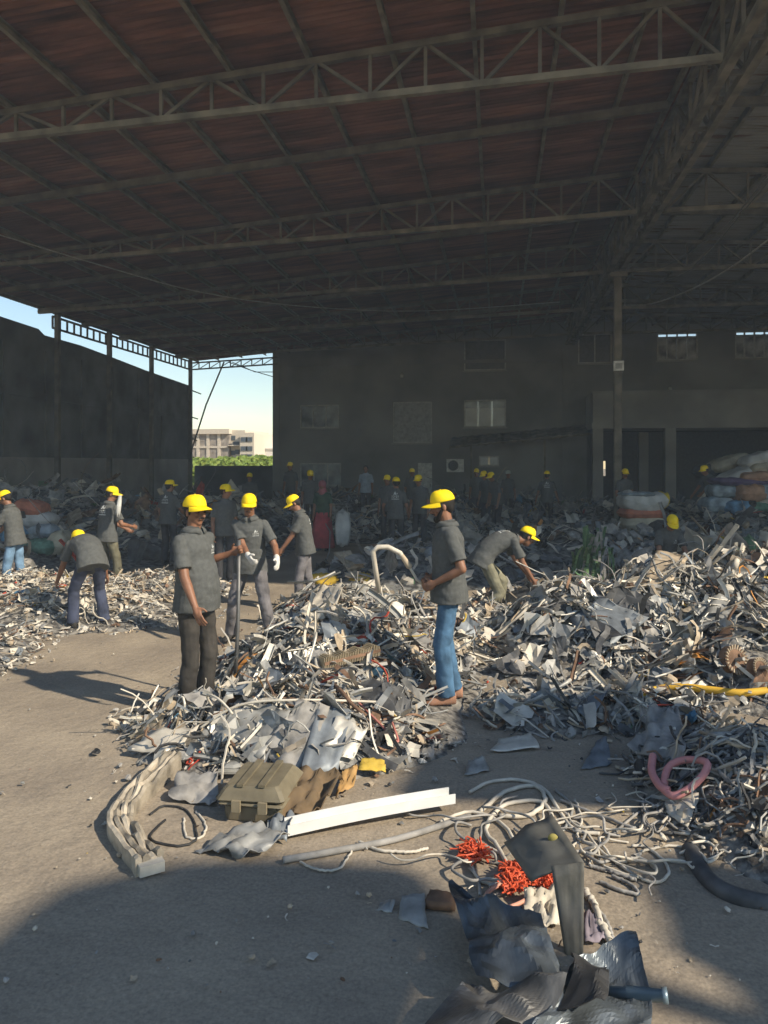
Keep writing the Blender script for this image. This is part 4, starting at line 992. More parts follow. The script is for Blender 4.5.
CB = [
 ([(560,868),(520,880),(500,850),(486,828),(505,805),(540,802),(552,820),(530,836)], .012, 2, 'thick off white cable looping on the dirt above the dark bent flap'),
 ([(480,812),(505,792),(535,786),(545,800),(530,815),(500,816)], .013, 2, 'pale cable ring lying at the top of the loose tangle'),
 ([(540,830),(575,822),(600,850),(618,862),(640,858),(655,868)], .008, 2, 'thin white cable with a wave reaching right across the dirt'),
 ([(598,838),(612,858),(640,878),(660,882),(668,868),(648,848),(632,846)], .008, 2, 'thin white cable bent into a pointed loop on the dirt'),
 ([(575,800),(582,820),(578,838),(596,846),(604,866),(640,878)], .007, 2, 'thin pale cable dropping through the middle of the tangle'),
 ([(600,882),(620,890),(638,894),(630,884),(612,876)], .009, 7, 'short braided grey cable end in front of the tangle'),
 ([(590,866),(612,872),(636,880)], .009, 7, 'straight braided cable piece on the bare dirt right of the flap'),
 ([(640,852),(668,846),(694,850),(690,858)], .007, 2, 'thin white cable end stretching toward the right cable heap'),
 ([(560,800),(590,812),(612,820),(640,830),(662,822),(690,836)], .010, 7, 'dull grey cable running right beneath the tangle'),
 ([(556,790),(572,806),(566,826),(548,846),(556,862)], .009, 1, 'silver cable hanging down beside the dark bent flap'),
 ([(440,822),(470,812),(500,822),(520,846),(545,858),(575,846)], .010, 2, 'pale cable snaking right from the white channel end'),
 ([(478,842),(470,860),(480,880),(500,884),(520,876)], .008, 2, 'pale cable curl left of the orange netting'),
 ([(612,836),(640,812),(668,806),(700,815),(730,808)], .008, 7, 'dusty cable climbing into the right cable heap'),
 ([(595,905),(608,925),(612,940)], .010, 7, 'short cable hook right of the dark strip'),
 ([(165,820),(150,838),(178,846),(196,838),(188,812),(165,806),(150,815)], .007, 8, 'black and white cable loop beside the flattened duct'),
 ([(196,812),(206,826),(200,838),(186,836),(184,818)], .007, 2, 'white cable hook right of the black loop'),
 ([(300,862),(318,870),(340,868),(352,850)], .006, 2, 'beaded pale cord trailing below the grey pipe'),
 ([(360,842),(380,850),(410,852),(428,848)], .008, 2, 'pale flattened cable piece just below the grey pipe'),
 ([(470,792),(490,782),(520,780),(545,790),(560,812),(575,830),(600,834)], .011, 2, 'long pale cable arching over the top of the tangle'),
 ([(650,790),(640,806),(650,826),(672,834),(700,828)], .009, 5, 'dark cable bending below the pink hose'),
]
for pts, r, mi, lab in CB: gtube('cable_length', pts, r, PAL[mi], lab, 'cable', jit=.0022)
# random extras in the tangle
for i in range(30):
    px = 470+220*nrs.uniform(); py = 790+75*nrs.uniform()
    pts = [(px, py)]; a = nrs.uniform(0, 6.28)
    for k in range(7): a += nrs.normal(0, .9); pts.append((pts[-1][0]+math.cos(a)*15, max(780, min(900, pts[-1][1]+math.sin(a)*8)), .012+.05*nrs.uniform()))
    o = MB().tube(gpath(pts, .01, 26), nrs.uniform(.004,.008), 6).build('cable_length', PAL[[2,7][i % 2]], smooth=True); recenter(o)
    tag(o, f'{["pale","dull"][i % 2]} thin cable in the ground tangle '+near_what(*o.location), 'cable', 'cables of the loose tangle')
for i in range(90):
    lat, dep = BLK['cable'][0][0]+nrs.normal(0,.30), BLK['cable'][0][1]+nrs.normal(0,.27); P = RT*lat+FW*dep; z = HH(P.x, P.y, 'cable')
    C = curvepath(nrs.uniform(.5,1.3), 18, .42); C[:,2] *= .5; pts = []
    for q in C: pts.append(Vector((P.x+q[0], P.y+q[1], max(.01, HH(P.x+q[0], P.y+q[1], 'cable')+.03+q[2]*.6))))
    o = MB().tube(pts, nrs.uniform(.006,.013), 6).build('cable_length', PAL[[7,5,1,3][i % 4]], smooth=True); recenter(o)
    tag(o, f'{CW[[7,5,1,3][i % 4]]} cable in the heap '+near_what(*o.location), 'cable', 'cables of the right edge heap')

# ------------------------------------------------------------------ singled-out things
M_pink = mat('pink_rubber', (.60,.26,.25), .6, 0, var=.1); M_yel = mat('yellow_hose', (.70,.42,.05), .55, 0, var=.08)
M_dsheet = mat('dark_foil_sheet', (.14,.135,.125), .5, .25, var=.35, scale=7, bump=.4, bscale=14, spec=.5)
M_dsheet2 = mat('bluish_foil_sheet', (.10,.115,.125), .34, .4, var=.4, scale=6, bump=.3, bscale=12, spec=.5)
def hz(px, py, lift=0):      # point on heap surface seen at pixel
    d = 3.0
    while d < 30:
        p = W(px, py, d)
        if p.z <= HH(p.x, p.y)+lift: return p
        d += .03
    return G(px, py)
def htube(name, pts, r, m, label, cat, lift=.05, n=30, sides=8, part=None):
    P = [hz(*q[:2], lift+(q[2] if len(q) > 2 else 0)) for q in pts]; Q = []
    for i in range(n+1):
        t = i/n*(len(P)-1); k = min(int(t), len(P)-2); u = t-k; p0_, p1, p2, p3 = P[max(k-1,0)], P[k], P[k+1], P[min(k+2,len(P)-1)]
        Q.append(.5*((2*p1)+(p2-p0_)*u+(2*p0_-5*p1+4*p2-p3)*u*u+(3*p1-p0_-3*p2+p3)*u**3))
    o = MB().tube(Q, r, sides).build(name, m, smooth=True); recenter(o); return tag(o, label, cat)
htube('hose', [(645,698),(655,690),(680,687),(710,690),(740,693),(775,690)], .032, M_yel, 'yellow corrugated hose lying across the right heap', 'hose', .06, sides=10)
htube('rubber_hose', [(653,756),(652,772),(660,786),(668,790)], .024, M_pink, 'short pink hose end standing left of the pink loop', 'hose', .10)
htube('rubber_hose', [(664,786),(668,768),(684,760),(706,762),(704,774),(690,788),(674,796),(664,790)], .022, M_pink, 'pink hose bent into an oval loop in front of the grey cloth', 'hose', .10)
htube('aluminium_pole', [(478,708),(510,694),(545,686),(562,678)], .018, PAL[1], 'straight silver pole lying right of the jeans man\'s feet', 'pole', .05)
htube('aluminium_pole', [(405,690),(430,682),(455,700)], .014, PAL[7], 'dull bar beside the shoes of the centre man', 'pole', .04)
htube('drain_pipe', [(733,572),(738,558),(744,545),(748,538)], .035, PAL[2], 'pale pipe standing upright from the crest of the right heap', 'pipe', .05)
htube('rubber_tube', [(690,850),(706,878),(730,895),(768,905),(800,908)], .045, PAL[5], 'thick dark grey hose curving along the front of the cable heap', 'hose', .02, sides=12)
htube('arched_wire', [(200,728,0),(240,705,.1),(300,700,.1),(380,702,.05)], .009, PAL[2], 'long pale wire sweeping over the front of the central heap', 'wire', .05)
htube('bent_bar', [(318,672),(340,690),(352,704),(366,716)], .014, PAL[4], 'rusty thin bar slanting down the central heap', 'bar', .08)
htube('red_cable', [(356,700),(372,716),(384,728),(398,742),(392,722)], .008, mat('faded_red_cable', (.42,.16,.13), .6), 'faded red cable dangling on the central heap front', 'cable', .08)

# arched pipe held by the centre man
hp1 = loc2world(449, 6.1, .07, 268, (-.05*1.012, .40*1.012, 1.08*1.012))
dd = 6.1; P = [W(379,592,dd+.1), W(375,566,dd+.05), W(373,551,dd), W(378,547,dd), W(388,547,dd), W(400,553,dd), W(409,566,dd), W(417,580,dd), W(424,584,dd)]
o = MB().tube(P, [.021]*6+[.012]*3, 10).build('arched_pipe', PAL[2], smooth=True); recenter(o); tag(o, 'arched pale pipe with a thin dark end held by the bearded man', 'pipe')
MB().cap(P[6]-o.location, P[5].lerp(P[6],.2)-o.location, .026, .020).build('rag_wrap', PAL[3], o, True)
# upright rod held by front man
ph = W(239, 546, 6.3); pb = W(235, 690, 6.2); pb.z = max(pb.z, .1)
o = MB().tube([ph+Vector((0,0,.05)), ph.lerp(pb,.5)+Vector((.01,0,0)), pb], .016, 10).build('metal_rod', mat('worn_rod', (.17,.17,.165), .5, .5), smooth=True); recenter(o); tag(o, 'upright grey metal rod gripped by the front man', 'rod')
# bent aluminium hook by P2/P3
htube('flat_bar', [(288,582,.25),(305,582,.25),(322,578,.3),(335,572,.3)], .016, PAL[1], 'flat grey bar poking up behind the white slanted sheet', 'bar', .05)

def slab(name, corners, th, m, label, cat, nx=7, ny=7, amp=.02, curl=0, seed=1, smooth=True):
    """crumpled solid sheet spanning four world corners a,b,c,d"""
    a, b, c, d = [Vector(q) for q in corners]; P = []
    nrm = (b-a).cross(d-a).normalized()
    if nrm.z < 0: nrm = -nrm
    for j in range(ny):
        for i in range(nx):
            u, v = i/(nx-1), j/(ny-1); p = (a*(1-u)+b*u)*(1-v)+(d*(1-u)+c*u)*v
            q = Vector((u*4+seed*3.1, v*4, seed)); k = noise.noise(q)+.6*abs(noise.noise(q*2.2))
            e_ = 1+.0*u; p = p+nrm*(amp*2*k+curl*4*(u-.5)**2)+(b-a)*.06*noise.noise(q*1.7+Vector((9,0,0)))+(d-a)*.06*noise.noise(q*1.7+Vector((0,9,0)))
            P.append(p)
    Fc = [(j*nx+i, j*nx+i+1, (j+1)*nx+i+1, (j+1)*nx+i) for j in range(ny-1) for i in range(nx-1)]
    V, F2 = solid([tuple(p) for p in P], Fc, th); mb = MB().add(V, F2); o = mb.build(name, m, smooth=smooth); recenter(o); return tag(o, label, cat)
def hslab(name, pix, m, label, cat, lift=.05, lifts=(0,0,0,0), **k):
    return slab(name, [hz(x, y, lift)+Vector((0,0,l)) for (x, y), l in zip(pix, lifts)], k.pop('th', .004), m, label, cat, **k)
hslab('metal_sheet', [(288,628),(325,632),(345,596),(322,596)], PAL[2], 'whitish torn sheet sloping up at the back of the central heap', 'metal sheet', .08, (0,0,.12,.12), amp=.03, nx=10, ny=8)
hslab('metal_sheet', [(262,752),(296,778),(330,722),(300,712)], PAL[7], 'big dusty grey sheet slanting down the front of the central heap', 'metal sheet', .06, (0,0,.1,.1), amp=.025, nx=9, ny=9, seed=2)
hslab('metal_sheet', [(298,782),(338,770),(352,722),(318,716)], PAL[6], 'bluish grey folded sheet at the centre of the heap front', 'metal sheet', .06, (0,0,.08,.08), amp=.02, nx=8, ny=8, seed=3)
hslab('metal_sheet', [(214,738),(262,760),(292,722),(250,708)], PAL[1], 'curled silver sheet left of the big dusty sheet', 'metal sheet', .05, (0,0,.06,.06), amp=.03, nx=9, ny=9, seed=4)
hslab('metal_sheet', [(316,748),(352,760),(368,738),(340,722)], PAL[0], 'crumpled bright sheet with ragged edges on the heap front', 'metal sheet', .10, (0,0,.05,.05), amp=.03, nx=10, ny=8, seed=5)
hslab('metal_sheet', [(180,715),(240,700),(300,684),(240,690)], PAL[5], 'dark curved sheet just in front of the rod tip', 'metal sheet', .05, (0,0,.05,.05), amp=.03, seed=6)
hslab('metal_sheet', [(350,640),(400,648),(398,622),(352,620)], PAL[5], 'flat dark bluish sheet below the white rounded bundle', 'metal sheet', .05, amp=.015, seed=7)
hslab('metal_sheet', [(640,588),(672,580),(690,565),(655,562)], PAL[3], 'tan board tilted up in front of the crouching worker', 'board', .08, (0,0,.10,.14), amp=.006, seed=8)
hslab('metal_sheet', [(568,620),(608,650),(650,628),(600,606)], PAL[6], 'smooth blue grey sheet sweeping over the right heap', 'metal sheet', .08, (0,0,.08,.08), amp=.03, seed=9)
hslab('metal_sheet', [(690,640),(740,655),(768,610),(712,600)], PAL[1], 'broad silver sheet on the upper right of the bright heap', 'metal sheet', .06, (0,0,.08,.05), amp=.03, seed=10)
hslab('metal_sheet', [(565,702),(590,722),(612,700),(588,684)], PAL[6], 'folded blue grey plate at the foot of the right heap', 'metal sheet', .05, (0,0,.12,.05), amp=.015, seed=11)
hslab('metal_sheet', [(500,600),(528,632),(560,610),(530,590)], PAL[5], 'dark draped sheet behind the straight silver pole', 'metal sheet', .06, (0,0,.10,.1), amp=.03, seed=12)
hslab('metal_sheet', [(580,770),(612,765),(606,745),(596,745)], PAL[6], 'small bent plate lying on the shaded dirt', 'metal sheet', .02, (0,0,.06,.02), amp=.01, seed=13)
hslab('metal_sheet', [(464,776),(490,770),(484,762),(468,764)], PAL[1], 'small silver scrap plate on the dirt right of the central heap', 'metal sheet', .02, (0,0,.04,.02), amp=.01, seed=14)
hslab('metal_sheet', [(490,752),(540,748),(530,738),(500,742)], PAL[0], 'silver crumpled strip sheet on the shaded dirt', 'metal sheet', .02, (0,0,.03,.02), amp=.01, seed=15)
hslab('cloth', [(630,752),(690,768),(680,728),(655,722)], PAL[7], 'grey cloth bundle draped behind the pink hose', 'cloth', .08, (0,0,.12,.12), amp=.04, nx=12, ny=12, seed=16)
hslab('paper_sheet', [(664,812),(688,828),(700,800),(668,796)], PAL[2], 'crumpled white paper scrap under the pink loop', 'paper', .03, (0,0,.03,.02), amp=.015, seed=17)
hslab('metal_sheet', [(376,910),(392,914),(395,904),(384,900)], PAL[1], 'tiny silver flake on the front dirt', 'metal sheet', .01, (0,0,.02,.0), amp=.006, seed=18)
hslab('metal_sheet', [(398,918),(428,930),(424,900),(402,902)], PAL[1], 'flat triangular silver plate lying on the front dirt', 'metal sheet', .015, (0,0,.03,.03), amp=.006, seed=19)
hslab('cardboard_scrap', [(425,905),(455,908),(455,896),(430,893)], PAL[4], 'small brown block of board behind the triangular plate', 'board', .03, amp=.004, th=.035, seed=20)
hslab('metal_sheet', [(196,850),(244,858),(290,846),(250,830)], PAL[1], 'crinkled silver foil strip in front of the olive case', 'metal foil', .03, (0,0,.05,.05), amp=.035, nx=14, ny=8, seed=21)
hslab('plastic_film', [(262,838),(286,842),(294,824),(272,822)], PAL[6], 'curled grey foil under the left end of the white channel', 'metal foil', .03, (0,0,.05,.03), amp=.03, nx=9, ny=8, seed=22)
hslab('metal_sheet', [(128,752),(175,752),(200,734),(150,738)], PAL[2], 'pale sheet poking left out of the central heap foot', 'metal sheet', .04, (0,0,.05,.05), amp=.02, seed=23)
hslab('metal_sheet', [(168,800),(215,805),(220,782),(180,780)], PAL[7], 'crumpled dusty sheet between the flattened duct and the olive case', 'metal sheet', .03, (0,0,.05,.05), amp=.03, nx=9, ny=9, seed=24)
hslab('gunny_cloth', [(274,822),(320,812),(345,790),(300,786)], mat('dark_olive_brown_cloth', (.15,.105,.06), .9), 'brown torn cloth beside the olive case', 'cloth', .04, (0,0,.08,.12), amp=.05, nx=12, ny=10, seed=25)
hslab('cardboard_scrap', [(336,796),(354,786),(358,774),(342,778)], mat('ochre_board', (.40,.24,.09), .8), 'orange brown cardboard flap above the white channel', 'cardboard', .04, (0,0,.06,.04), amp=.02, seed=26)
hslab('cardboard_scrap', [(358,770),(386,772),(384,760),(362,758)], PAL[13], 'small yellow scrap on the right of the heap front', 'plastic', .06, amp=.015, seed=27)
def netting():
    c = hz(590, 585, .0); mb = MB()
    for k in range(150):
        C = curvepath(nrs.uniform(.35,1.0), 7, .25); C = C[:, [2,1,0]]; C[:,2] -= C[:,2].min(); P, F_ = [], []
        for i, q in enumerate(C): P += [q+[-.02,0,0], q+[.02,0,0]]
        P = np.array(P)+np.array([nrs.normal(0,.13), nrs.normal(0,.10), 0]); P[:,0] += P[:,2]*.1; mb.add(P, [(2*i,2*i+1,2*i+3,2*i+2) for i in range(len(C)-1)], int(nrs.randint(3)))
    o = mb.build('green_netting', [mat('green_net', (.13,.22,.09), .8, 0, var=.3, scale=25), PAL[7], mat('green_net_dark', (.06,.12,.05), .8)]); o.location = c; tag(o, 'bunch of shredded green plastic netting standing up in the shaded scrap', 'netting')
netting()
# white rounded bundle
def blobthing(name, c, rad, m, label, cat, seed=0, amp=.16, fr=2.3, nu=28, nv=18):
    mb = MB(); mb.ell((0,0,0), rad, None, nu, nv); V = []
    for v in mb.V:
        v = Vector(v); n_ = Vector((v.x/rad[0], v.y/rad[1], v.z/rad[2])); k = 1+amp*noise.noise(n_*fr+Vector((seed*5.3,0,0)))+amp*.5*noise.noise(n_*fr*2.7+Vector((seed*5.3,4,0)))
        V.append(tuple(v*k))
    mb.V = V; o = mb.build(name, m, smooth=True); o.location = c; return tag(o, label, cat)
c = hz(392, 616, .0); blobthing('plastic_bundle', c+Vector((0,0,.05)), (.15,.12,.10), mat('white_bundle', (.66,.64,.58), .7), 'white rounded bundle on the crest of the central heap', 'bundle', 1)
c = hz(347, 590, .05)
for k, (dx, l) in enumerate(((-.16,'left'),(.15,'right'))):
    blobthing('yellow_bag', W(345, 575, 12.4)+RT*dx*2.2-Vector((0,0,.12)), (.26,.2,.14), mat('ochre_bag', (.50,.33,.03), .8), f'crumpled yellow bag at the {l} of the pair behind the central heap', 'bag', 30+k, .35, 3.5)
# finned radiator core
def radiator():
    a = hz(322, 668, .08); b = hz(378, 654, .10); d = (b-a); Ln = d.length; e = empty('radiator_core', a, math.atan2(d.y, d.x), label='tan finned radiator core lying on the central heap', cat='radiator')
    e.rotation_euler = (0, -math.asin(d.z/Ln), math.atan2(d.y, d.x)); mb = MB(); n = 34
    for k in range(n): x = Ln*k/n; mb.box((x,-.05,0), (x+.005,.05,.09+.012*math.sin(k*.7)))
    mb.build('fins', mat('radiator_fin', (.42,.35,.24), .6, .3), e)
    for y in (-.052,.05): MB().box((0,y,.03), (Ln,y+.004,.055)).build('side_rail', PAL[4], e)
radiator()
# second coil: rusty motor rotor on right heap
def rotor(px, py, label, r=.12):
    c = hz(px, py, .10); e = empty('motor_rotor', c, .4, label=label, cat='motor'); e.rotation_euler = (1.25,.1,.5)
    mb = MB(); mb.cone((0,0,-.035), (0,0,.035), r, r, 28); mb.build('core', PAL[4], e)
    mb = MB()
    for k in range(24): t = k*math.pi/12; mb.bar((r*.75*math.cos(t), r*.75*math.sin(t), .035), (r*1.05*math.cos(t), r*1.05*math.sin(t), .05), .012, .012)
    mb.build('vanes', PAL[3], e); MB().tube([(0,0,-.10),(0,0,.12)], .016, 10).build('shaft', PAL[1], e)
rotor(733, 660, 'rusty brown motor rotor on the right slope of the bright heap'); rotor(757, 668, 'smaller rusty rotor right beside the larger one', .08)

# olive case
def case():
    a = G(218, 822); b = G(286, 826); d = b-a; e = empty('hard_case', a, math.atan2(d.y,d.x)-.06, label='olive brown ribbed hard case with its lid slightly askew', cat='case')
    M1 = mat('olive_case_plastic', (.17,.145,.095), .6, 0, var=.12, scale=10); w = d.length*.98; dp = .40; h = .17
    def rbox(mb, x0, y0, z0, x1, y1, z1, tp=.0, c=.02):
        rings = []
        for z, ins in ((z0, c*.6), (z0+c*.6, 0), (z1-c, tp), (z1, tp+c)):
            P = [(x0+ins+c,y0+ins),(x1-ins-c,y0+ins),(x1-ins,y0+ins+c),(x1-ins,y1-ins-c),(x1-ins-c,y1-ins),(x0+ins+c,y1-ins),(x0+ins,y1-ins-c),(x0+ins,y0+ins+c)]
            rings.append([(x,y,z) for x,y in P])
        V = [v for r_ in rings for v in r_]; Fc = [(i*8+k, i*8+(k+1)%8, (i+1)*8+(k+1)%8, (i+1)*8+k) for i in range(3) for k in range(8)]+[tuple(range(7,-1,-1)), tuple(range(24,32))]
        mb.add(V, Fc)
    m = MB(); rbox(m, .03,.02,0, w-.03,dp-.02,h*.62, -.005); m.build('base', M1, e)
    m = MB(); rbox(m, 0,-.01,h*.60, w,dp+.01,h*.70, 0, .01); m.build('rim', M1, e)
    m = MB(); rbox(m, -.01,-.015,h*.70, w+.01,dp+.015,h*1.15, .03); lid = m.build('lid', M1, e); lid.rotation_euler = (0,-.03,.02)
    for x in (w*.33, w*.66): m = MB(); m.box((x-.02,.02,h*1.14), (x+.02,dp-.02,h*1.14+.014)); m.build('rib', M1, lid)
    for x in (w*.3, w*.7): m = MB(); m.box((x-.025,-.03,h*.45), (x+.025,-.012,h*.82)); m.build('latch', mat('latch_plastic', (.24,.20,.13), .6), e)
case()
# white channel
def channel(name, a, b, w, h, m, label, cat, bend=0.0):
    a = Vector(a); b = Vector(b); d = b-a; e_ = d.normalized(); s_ = Vector((-e_.y, e_.x, 0)).normalized(); up = Vector((0,0,1)); P = []; n = 10
    pr = [(-.5,1),(-.5,0),(-.42,.0),(.42,.0),(.5,0),(.5,1),(.44,1),(.44,.12),(-.44,.12),(-.44,1)]
    for i in range(n+1):
        t = i/n; c_ = a+d*t+up*bend*math.sin(t*3.1)
        for x, z in pr: P.append(c_+s_*x*w+up*z*h)
    m_ = len(pr); Fc = [(i*m_+k, i*m_+(k+1)%m_, (i+1)*m_+(k+1)%m_, (i+1)*m_+k) for i in range(n) for k in range(m_)]+[tuple(range(m_-1,-1,-1)), tuple(n*m_+k for k in range(m_))]
    o = MB().add(P, Fc).build(name, m); recenter(o); return tag(o, label, cat)
M_wch = mat('white_coated_profile', (.72,.71,.67), .5, 0, var=.05)
a = G(286, 832, .03); b = G(452, 800, .06); channel('profile_channel', a, b, .10, .055, M_wch, 'long white coated channel profile lying in front of the central heap', 'channel', .01)
gtube('pipe', [(283,860),(340,850),(400,838),(470,816)], .017, PAL[7], 'long grey pipe on the dirt in front of the white channel', 'pipe', sides=12)
# flattened duct bundle curved on the left
def bumper():
    pts = [(172,757,.09),(148,782,.06),(127,806,.04),(120,826,.03),(134,850,.02),(150,872,.01)]; P = gpath(pts, .05, 26)
    e = empty('flattened_duct', G(130,815), label='long flattened metal duct curved on the dirt at the left of the heap', cat='duct'); o0 = e.location
    for k in range(4):
        off = (k-1.5)*.034; V = []
        for i, p in enumerate(P):
            t = (P[min(i+1,26)]-P[max(i-1,0)]).normalized(); s_ = Vector((t.y,-t.x,0)).normalized()
            w = .017+.003*noise.noise(Vector((i*.5,k,0))); top = .045+.06*noise.noise(Vector((i*.45,k*3,2)))
            c_ = p+s_*(off+.008*noise.noise(Vector((i*.4,k*2,5)))); z0 = .004
            for (x, z) in ((-w,z0),(w,z0),(w,p.z+top*.8),(0,p.z+top),(-w,p.z+top*.7)): q = c_+s_*x; V.append(Vector((q.x, q.y, z))-o0)
        n = len(P); Fc = [(i*5+j, i*5+(j+1)%5, (i+1)*5+(j+1)%5, (i+1)*5+j) for i in range(n-1) for j in range(5)]+[(4,3,2,1,0), tuple((n-1)*5+j for j in range(5))]
        MB().add(V, Fc).build('fold', mat('dusty_pale_metal', (.46,.40,.31), .75, .1, var=.2, scale=9, bump=.4, bscale=30) if k % 2 else mat('dusty_pale_metal2', (.30,.26,.20), .75, .1, var=.25, scale=9, bump=.4, bscale=30), e)
    a_ = P[-1]; MB().box((-.06,-.05,0), (.06,.05,.05)).build('end_cap', PAL[2], e, loc=a_-o0-Vector((0,0,a_.z-.02)), rot=(0,0,.7))
bumper()
# dark bent flap with hanging strip
def flap():
    e = empty('bent_dark_sheet', G(572, 966), label='dark stiff sheet standing bent over with a strip reaching the ground', cat='metal sheet'); o0 = e.location
    d1 = 3.25
    def part(name, C, m, seed, amp, nx=9, ny=9, th=.006):
        a, b, c, d = [Vector(q) for q in C]; P = []; nrm = (b-a).cross(d-a).normalized()
        for j in range(ny):
            for i in range(nx):
                u, v = i/(nx-1), j/(ny-1); p = (a*(1-u)+b*u)*(1-v)+(d*(1-u)+c*u)*v; P.append(p-o0+nrm*(amp*noise.noise(Vector((u*3+seed, v*3, seed)))+.03*(v*(1-v))))
        V, F2 = solid([tuple(q) for q in P], [(j*nx+i, j*nx+i+1, (j+1)*nx+i+1, (j+1)*nx+i) for j in range(ny-1) for i in range(nx-1)], th); MB().add(V, F2).build(name, m, e, smooth=True)
    M_fl = mat('dark_stiff_sheet', (.15,.145,.125), .6, .15, var=.2, scale=5, bump=.2, bscale=12)
    part('top_flap', [W(504,843,3.62), W(531,882,3.22), W(584,862,3.15), W(552,814,3.62)], M_fl, 1, .02)
    part('hanging_strip', [W(551,866,3.17), W(584,862,3.14), W(583,968,3.02), W(566,962,3.05)], M_fl, 3, .015)
    MB().ell(W(553,838,3.42)-o0, (.024,.015,.02)).build('paint_mark', mat('olive_paint_mark', (.28,.24,.07), .8), e, True)
flap()
# foreground crumpled dark sheets
def crumple(pix, label, m, seed, amp=.05, nx=26, ny=22, th=.003, name='crumpled_sheet'):
    C = [G(x, y, z) for x, y, z in pix]; a, b, c, d = C; P = []
    for j in range(ny):
        for i in range(nx):
            u, v = i/(nx-1), j/(ny-1); p = (a*(1-u)+b*u)*(1-v)+(d*(1-u)+c*u)*v; q = Vector((p.x*4.6+seed, p.y*4.6, seed))
            r_ = 1-abs(noise.noise(q*.8))*2.2; r2 = 1-abs(noise.noise(q*1.9+Vector((3,1,0))))*2
            p = p+Vector((.05*noise.noise(q+Vector((4,0,0))), .05*noise.noise(q+Vector((0,4,0))), amp*(r_*1.1+r2*.45))); p.z = max(.006, p.z); P.append(p)
    V, F2 = solid([tuple(q) for q in P], [(j*nx+i, j*nx+i+1, (j+1)*nx+i+1, (j+1)*nx+i) for j in range(ny-1) for i in range(nx-1)], th)
    o = MB().add(V, F2).build(name, m, smooth=False); recenter(o); return tag(o, label, 'metal sheet')
crumple([(478,985,.12),(560,992,.15),(545,920,.16),(448,896,.10)], 'shiny crumpled grey foil sheet left of the hanging dark strip', M_dsheet2, 3.3, .05)
crumple([(400,1050,.04),(540,1040,.12),(570,985,.18),(470,990,.08)], 'dull dark sheet spreading out at the bottom edge', M_dsheet, 8.1, .05)
crumple([(535,1045,.10),(650,1040,.06),(632,950,.10),(575,955,.16)], 'dark bluish crushed sheet right of the hanging strip', M_dsheet2, 5.7, .06)
crumple([(556,1010,.16),(600,1016,.18),(610,965,.14),(575,960,.16)], 'black folded sheet piled on top of the bluish crushed sheet', PAL[8], 9.2, .045, 16, 16)
a = W(608, 992, 2.72); b = W(668, 996, 2.66); o = MB().tube([a, a.lerp(b,.3), a.lerp(b,.32), a.lerp(b,.9), a.lerp(b,.91), b], [.020,.020,.025,.022,.027,.025], 14).build('connector_tube', mat('blue_grey_tube', (.17,.23,.27), .35, .4), smooth=True); recenter(o); tag(o, 'blue grey tube pointing right out of the foreground sheets', 'tube')
# orange red netting, plastic bits behind flap
for (px, py, r, lab, mi, sd) in ((474,860,.062,'orange red netting clump at the left of the flap',9,1),(516,880,.055,'orange red netting clump half behind the flap',9,2),(543,886,.05,'orange red netting clump right under the flap edge',9,3),(512,893,.03,'small orange plastic scrap between the red netting clumps',10,4)):
    p = G(px, py); mb = MB()
    for k in range(60):
        C = curvepath(.16, 6, .9); C = C*np.array([1,1,.5]); mb.tube([Vector(q)+p+Vector((nrs.normal(0,r*.45), nrs.normal(0,r*.4), .03+abs(nrs.normal(0,.02)))) for q in C], .0045, 4)
    for i_, v in enumerate(mb.V): mb.V[i_] = (v[0], v[1], max(.004, v[2]))
    o = mb.build('plastic_netting', mat('orange_red_net', (.62,.10,.04), .6, 0, var=.15)); recenter(o); tag(o, lab, 'netting')
gtube('cable_length', [(520,876),(500,884),(486,896),(500,908),(522,902),(536,890)], .010, mat('salmon_cable', (.55,.28,.20), .6), 'salmon coloured cable loop in front of the red netting', 'cable', z=.05)
hslab('cloth', [(525,925),(560,925),(562,892),(524,896)], PAL[2], 'pale dusty rag under the dark flap', 'cloth', .03, (0,0,.03,.03), amp=.03, nx=12, ny=12, seed=31)
hslab('cloth', [(585,945),(606,940),(600,915),(584,912)], mat('mauve_cloth', (.27,.23,.26), .9), 'mauve grey cloth scrap right of the hanging strip', 'cloth', .02, amp=.015, seed=32)
gtube('cable_plug', [(586,892),(594,905),(602,925),(610,942)], .016, PAL[2], 'pale braided cable with a fat tip right of the mauve cloth', 'cable', jit=.004)
for i, (p1, p2, mi) in enumerate([((462,845),(500,853),2), ((470,868),(480,895),1), ((480,900),(535,888),7), ((520,905),(516,935),11), ((460,838),(475,846),1), ((490,862),(512,872),7)]):
    gtube('metal_rod', [p1, ((p1[0]+p2[0])/2+3, (p1[1]+p2[1])/2-3), p2], .008, PAL[mi], ['short pale rod behind the left red netting','silver rod standing left of the salmon loop','dusty rod under the salmon loop','blue rod leading to the foil sheet','stubby silver rod end at the far left of the netting','short dusty rod between netting clumps'][i], 'rod', n=8)

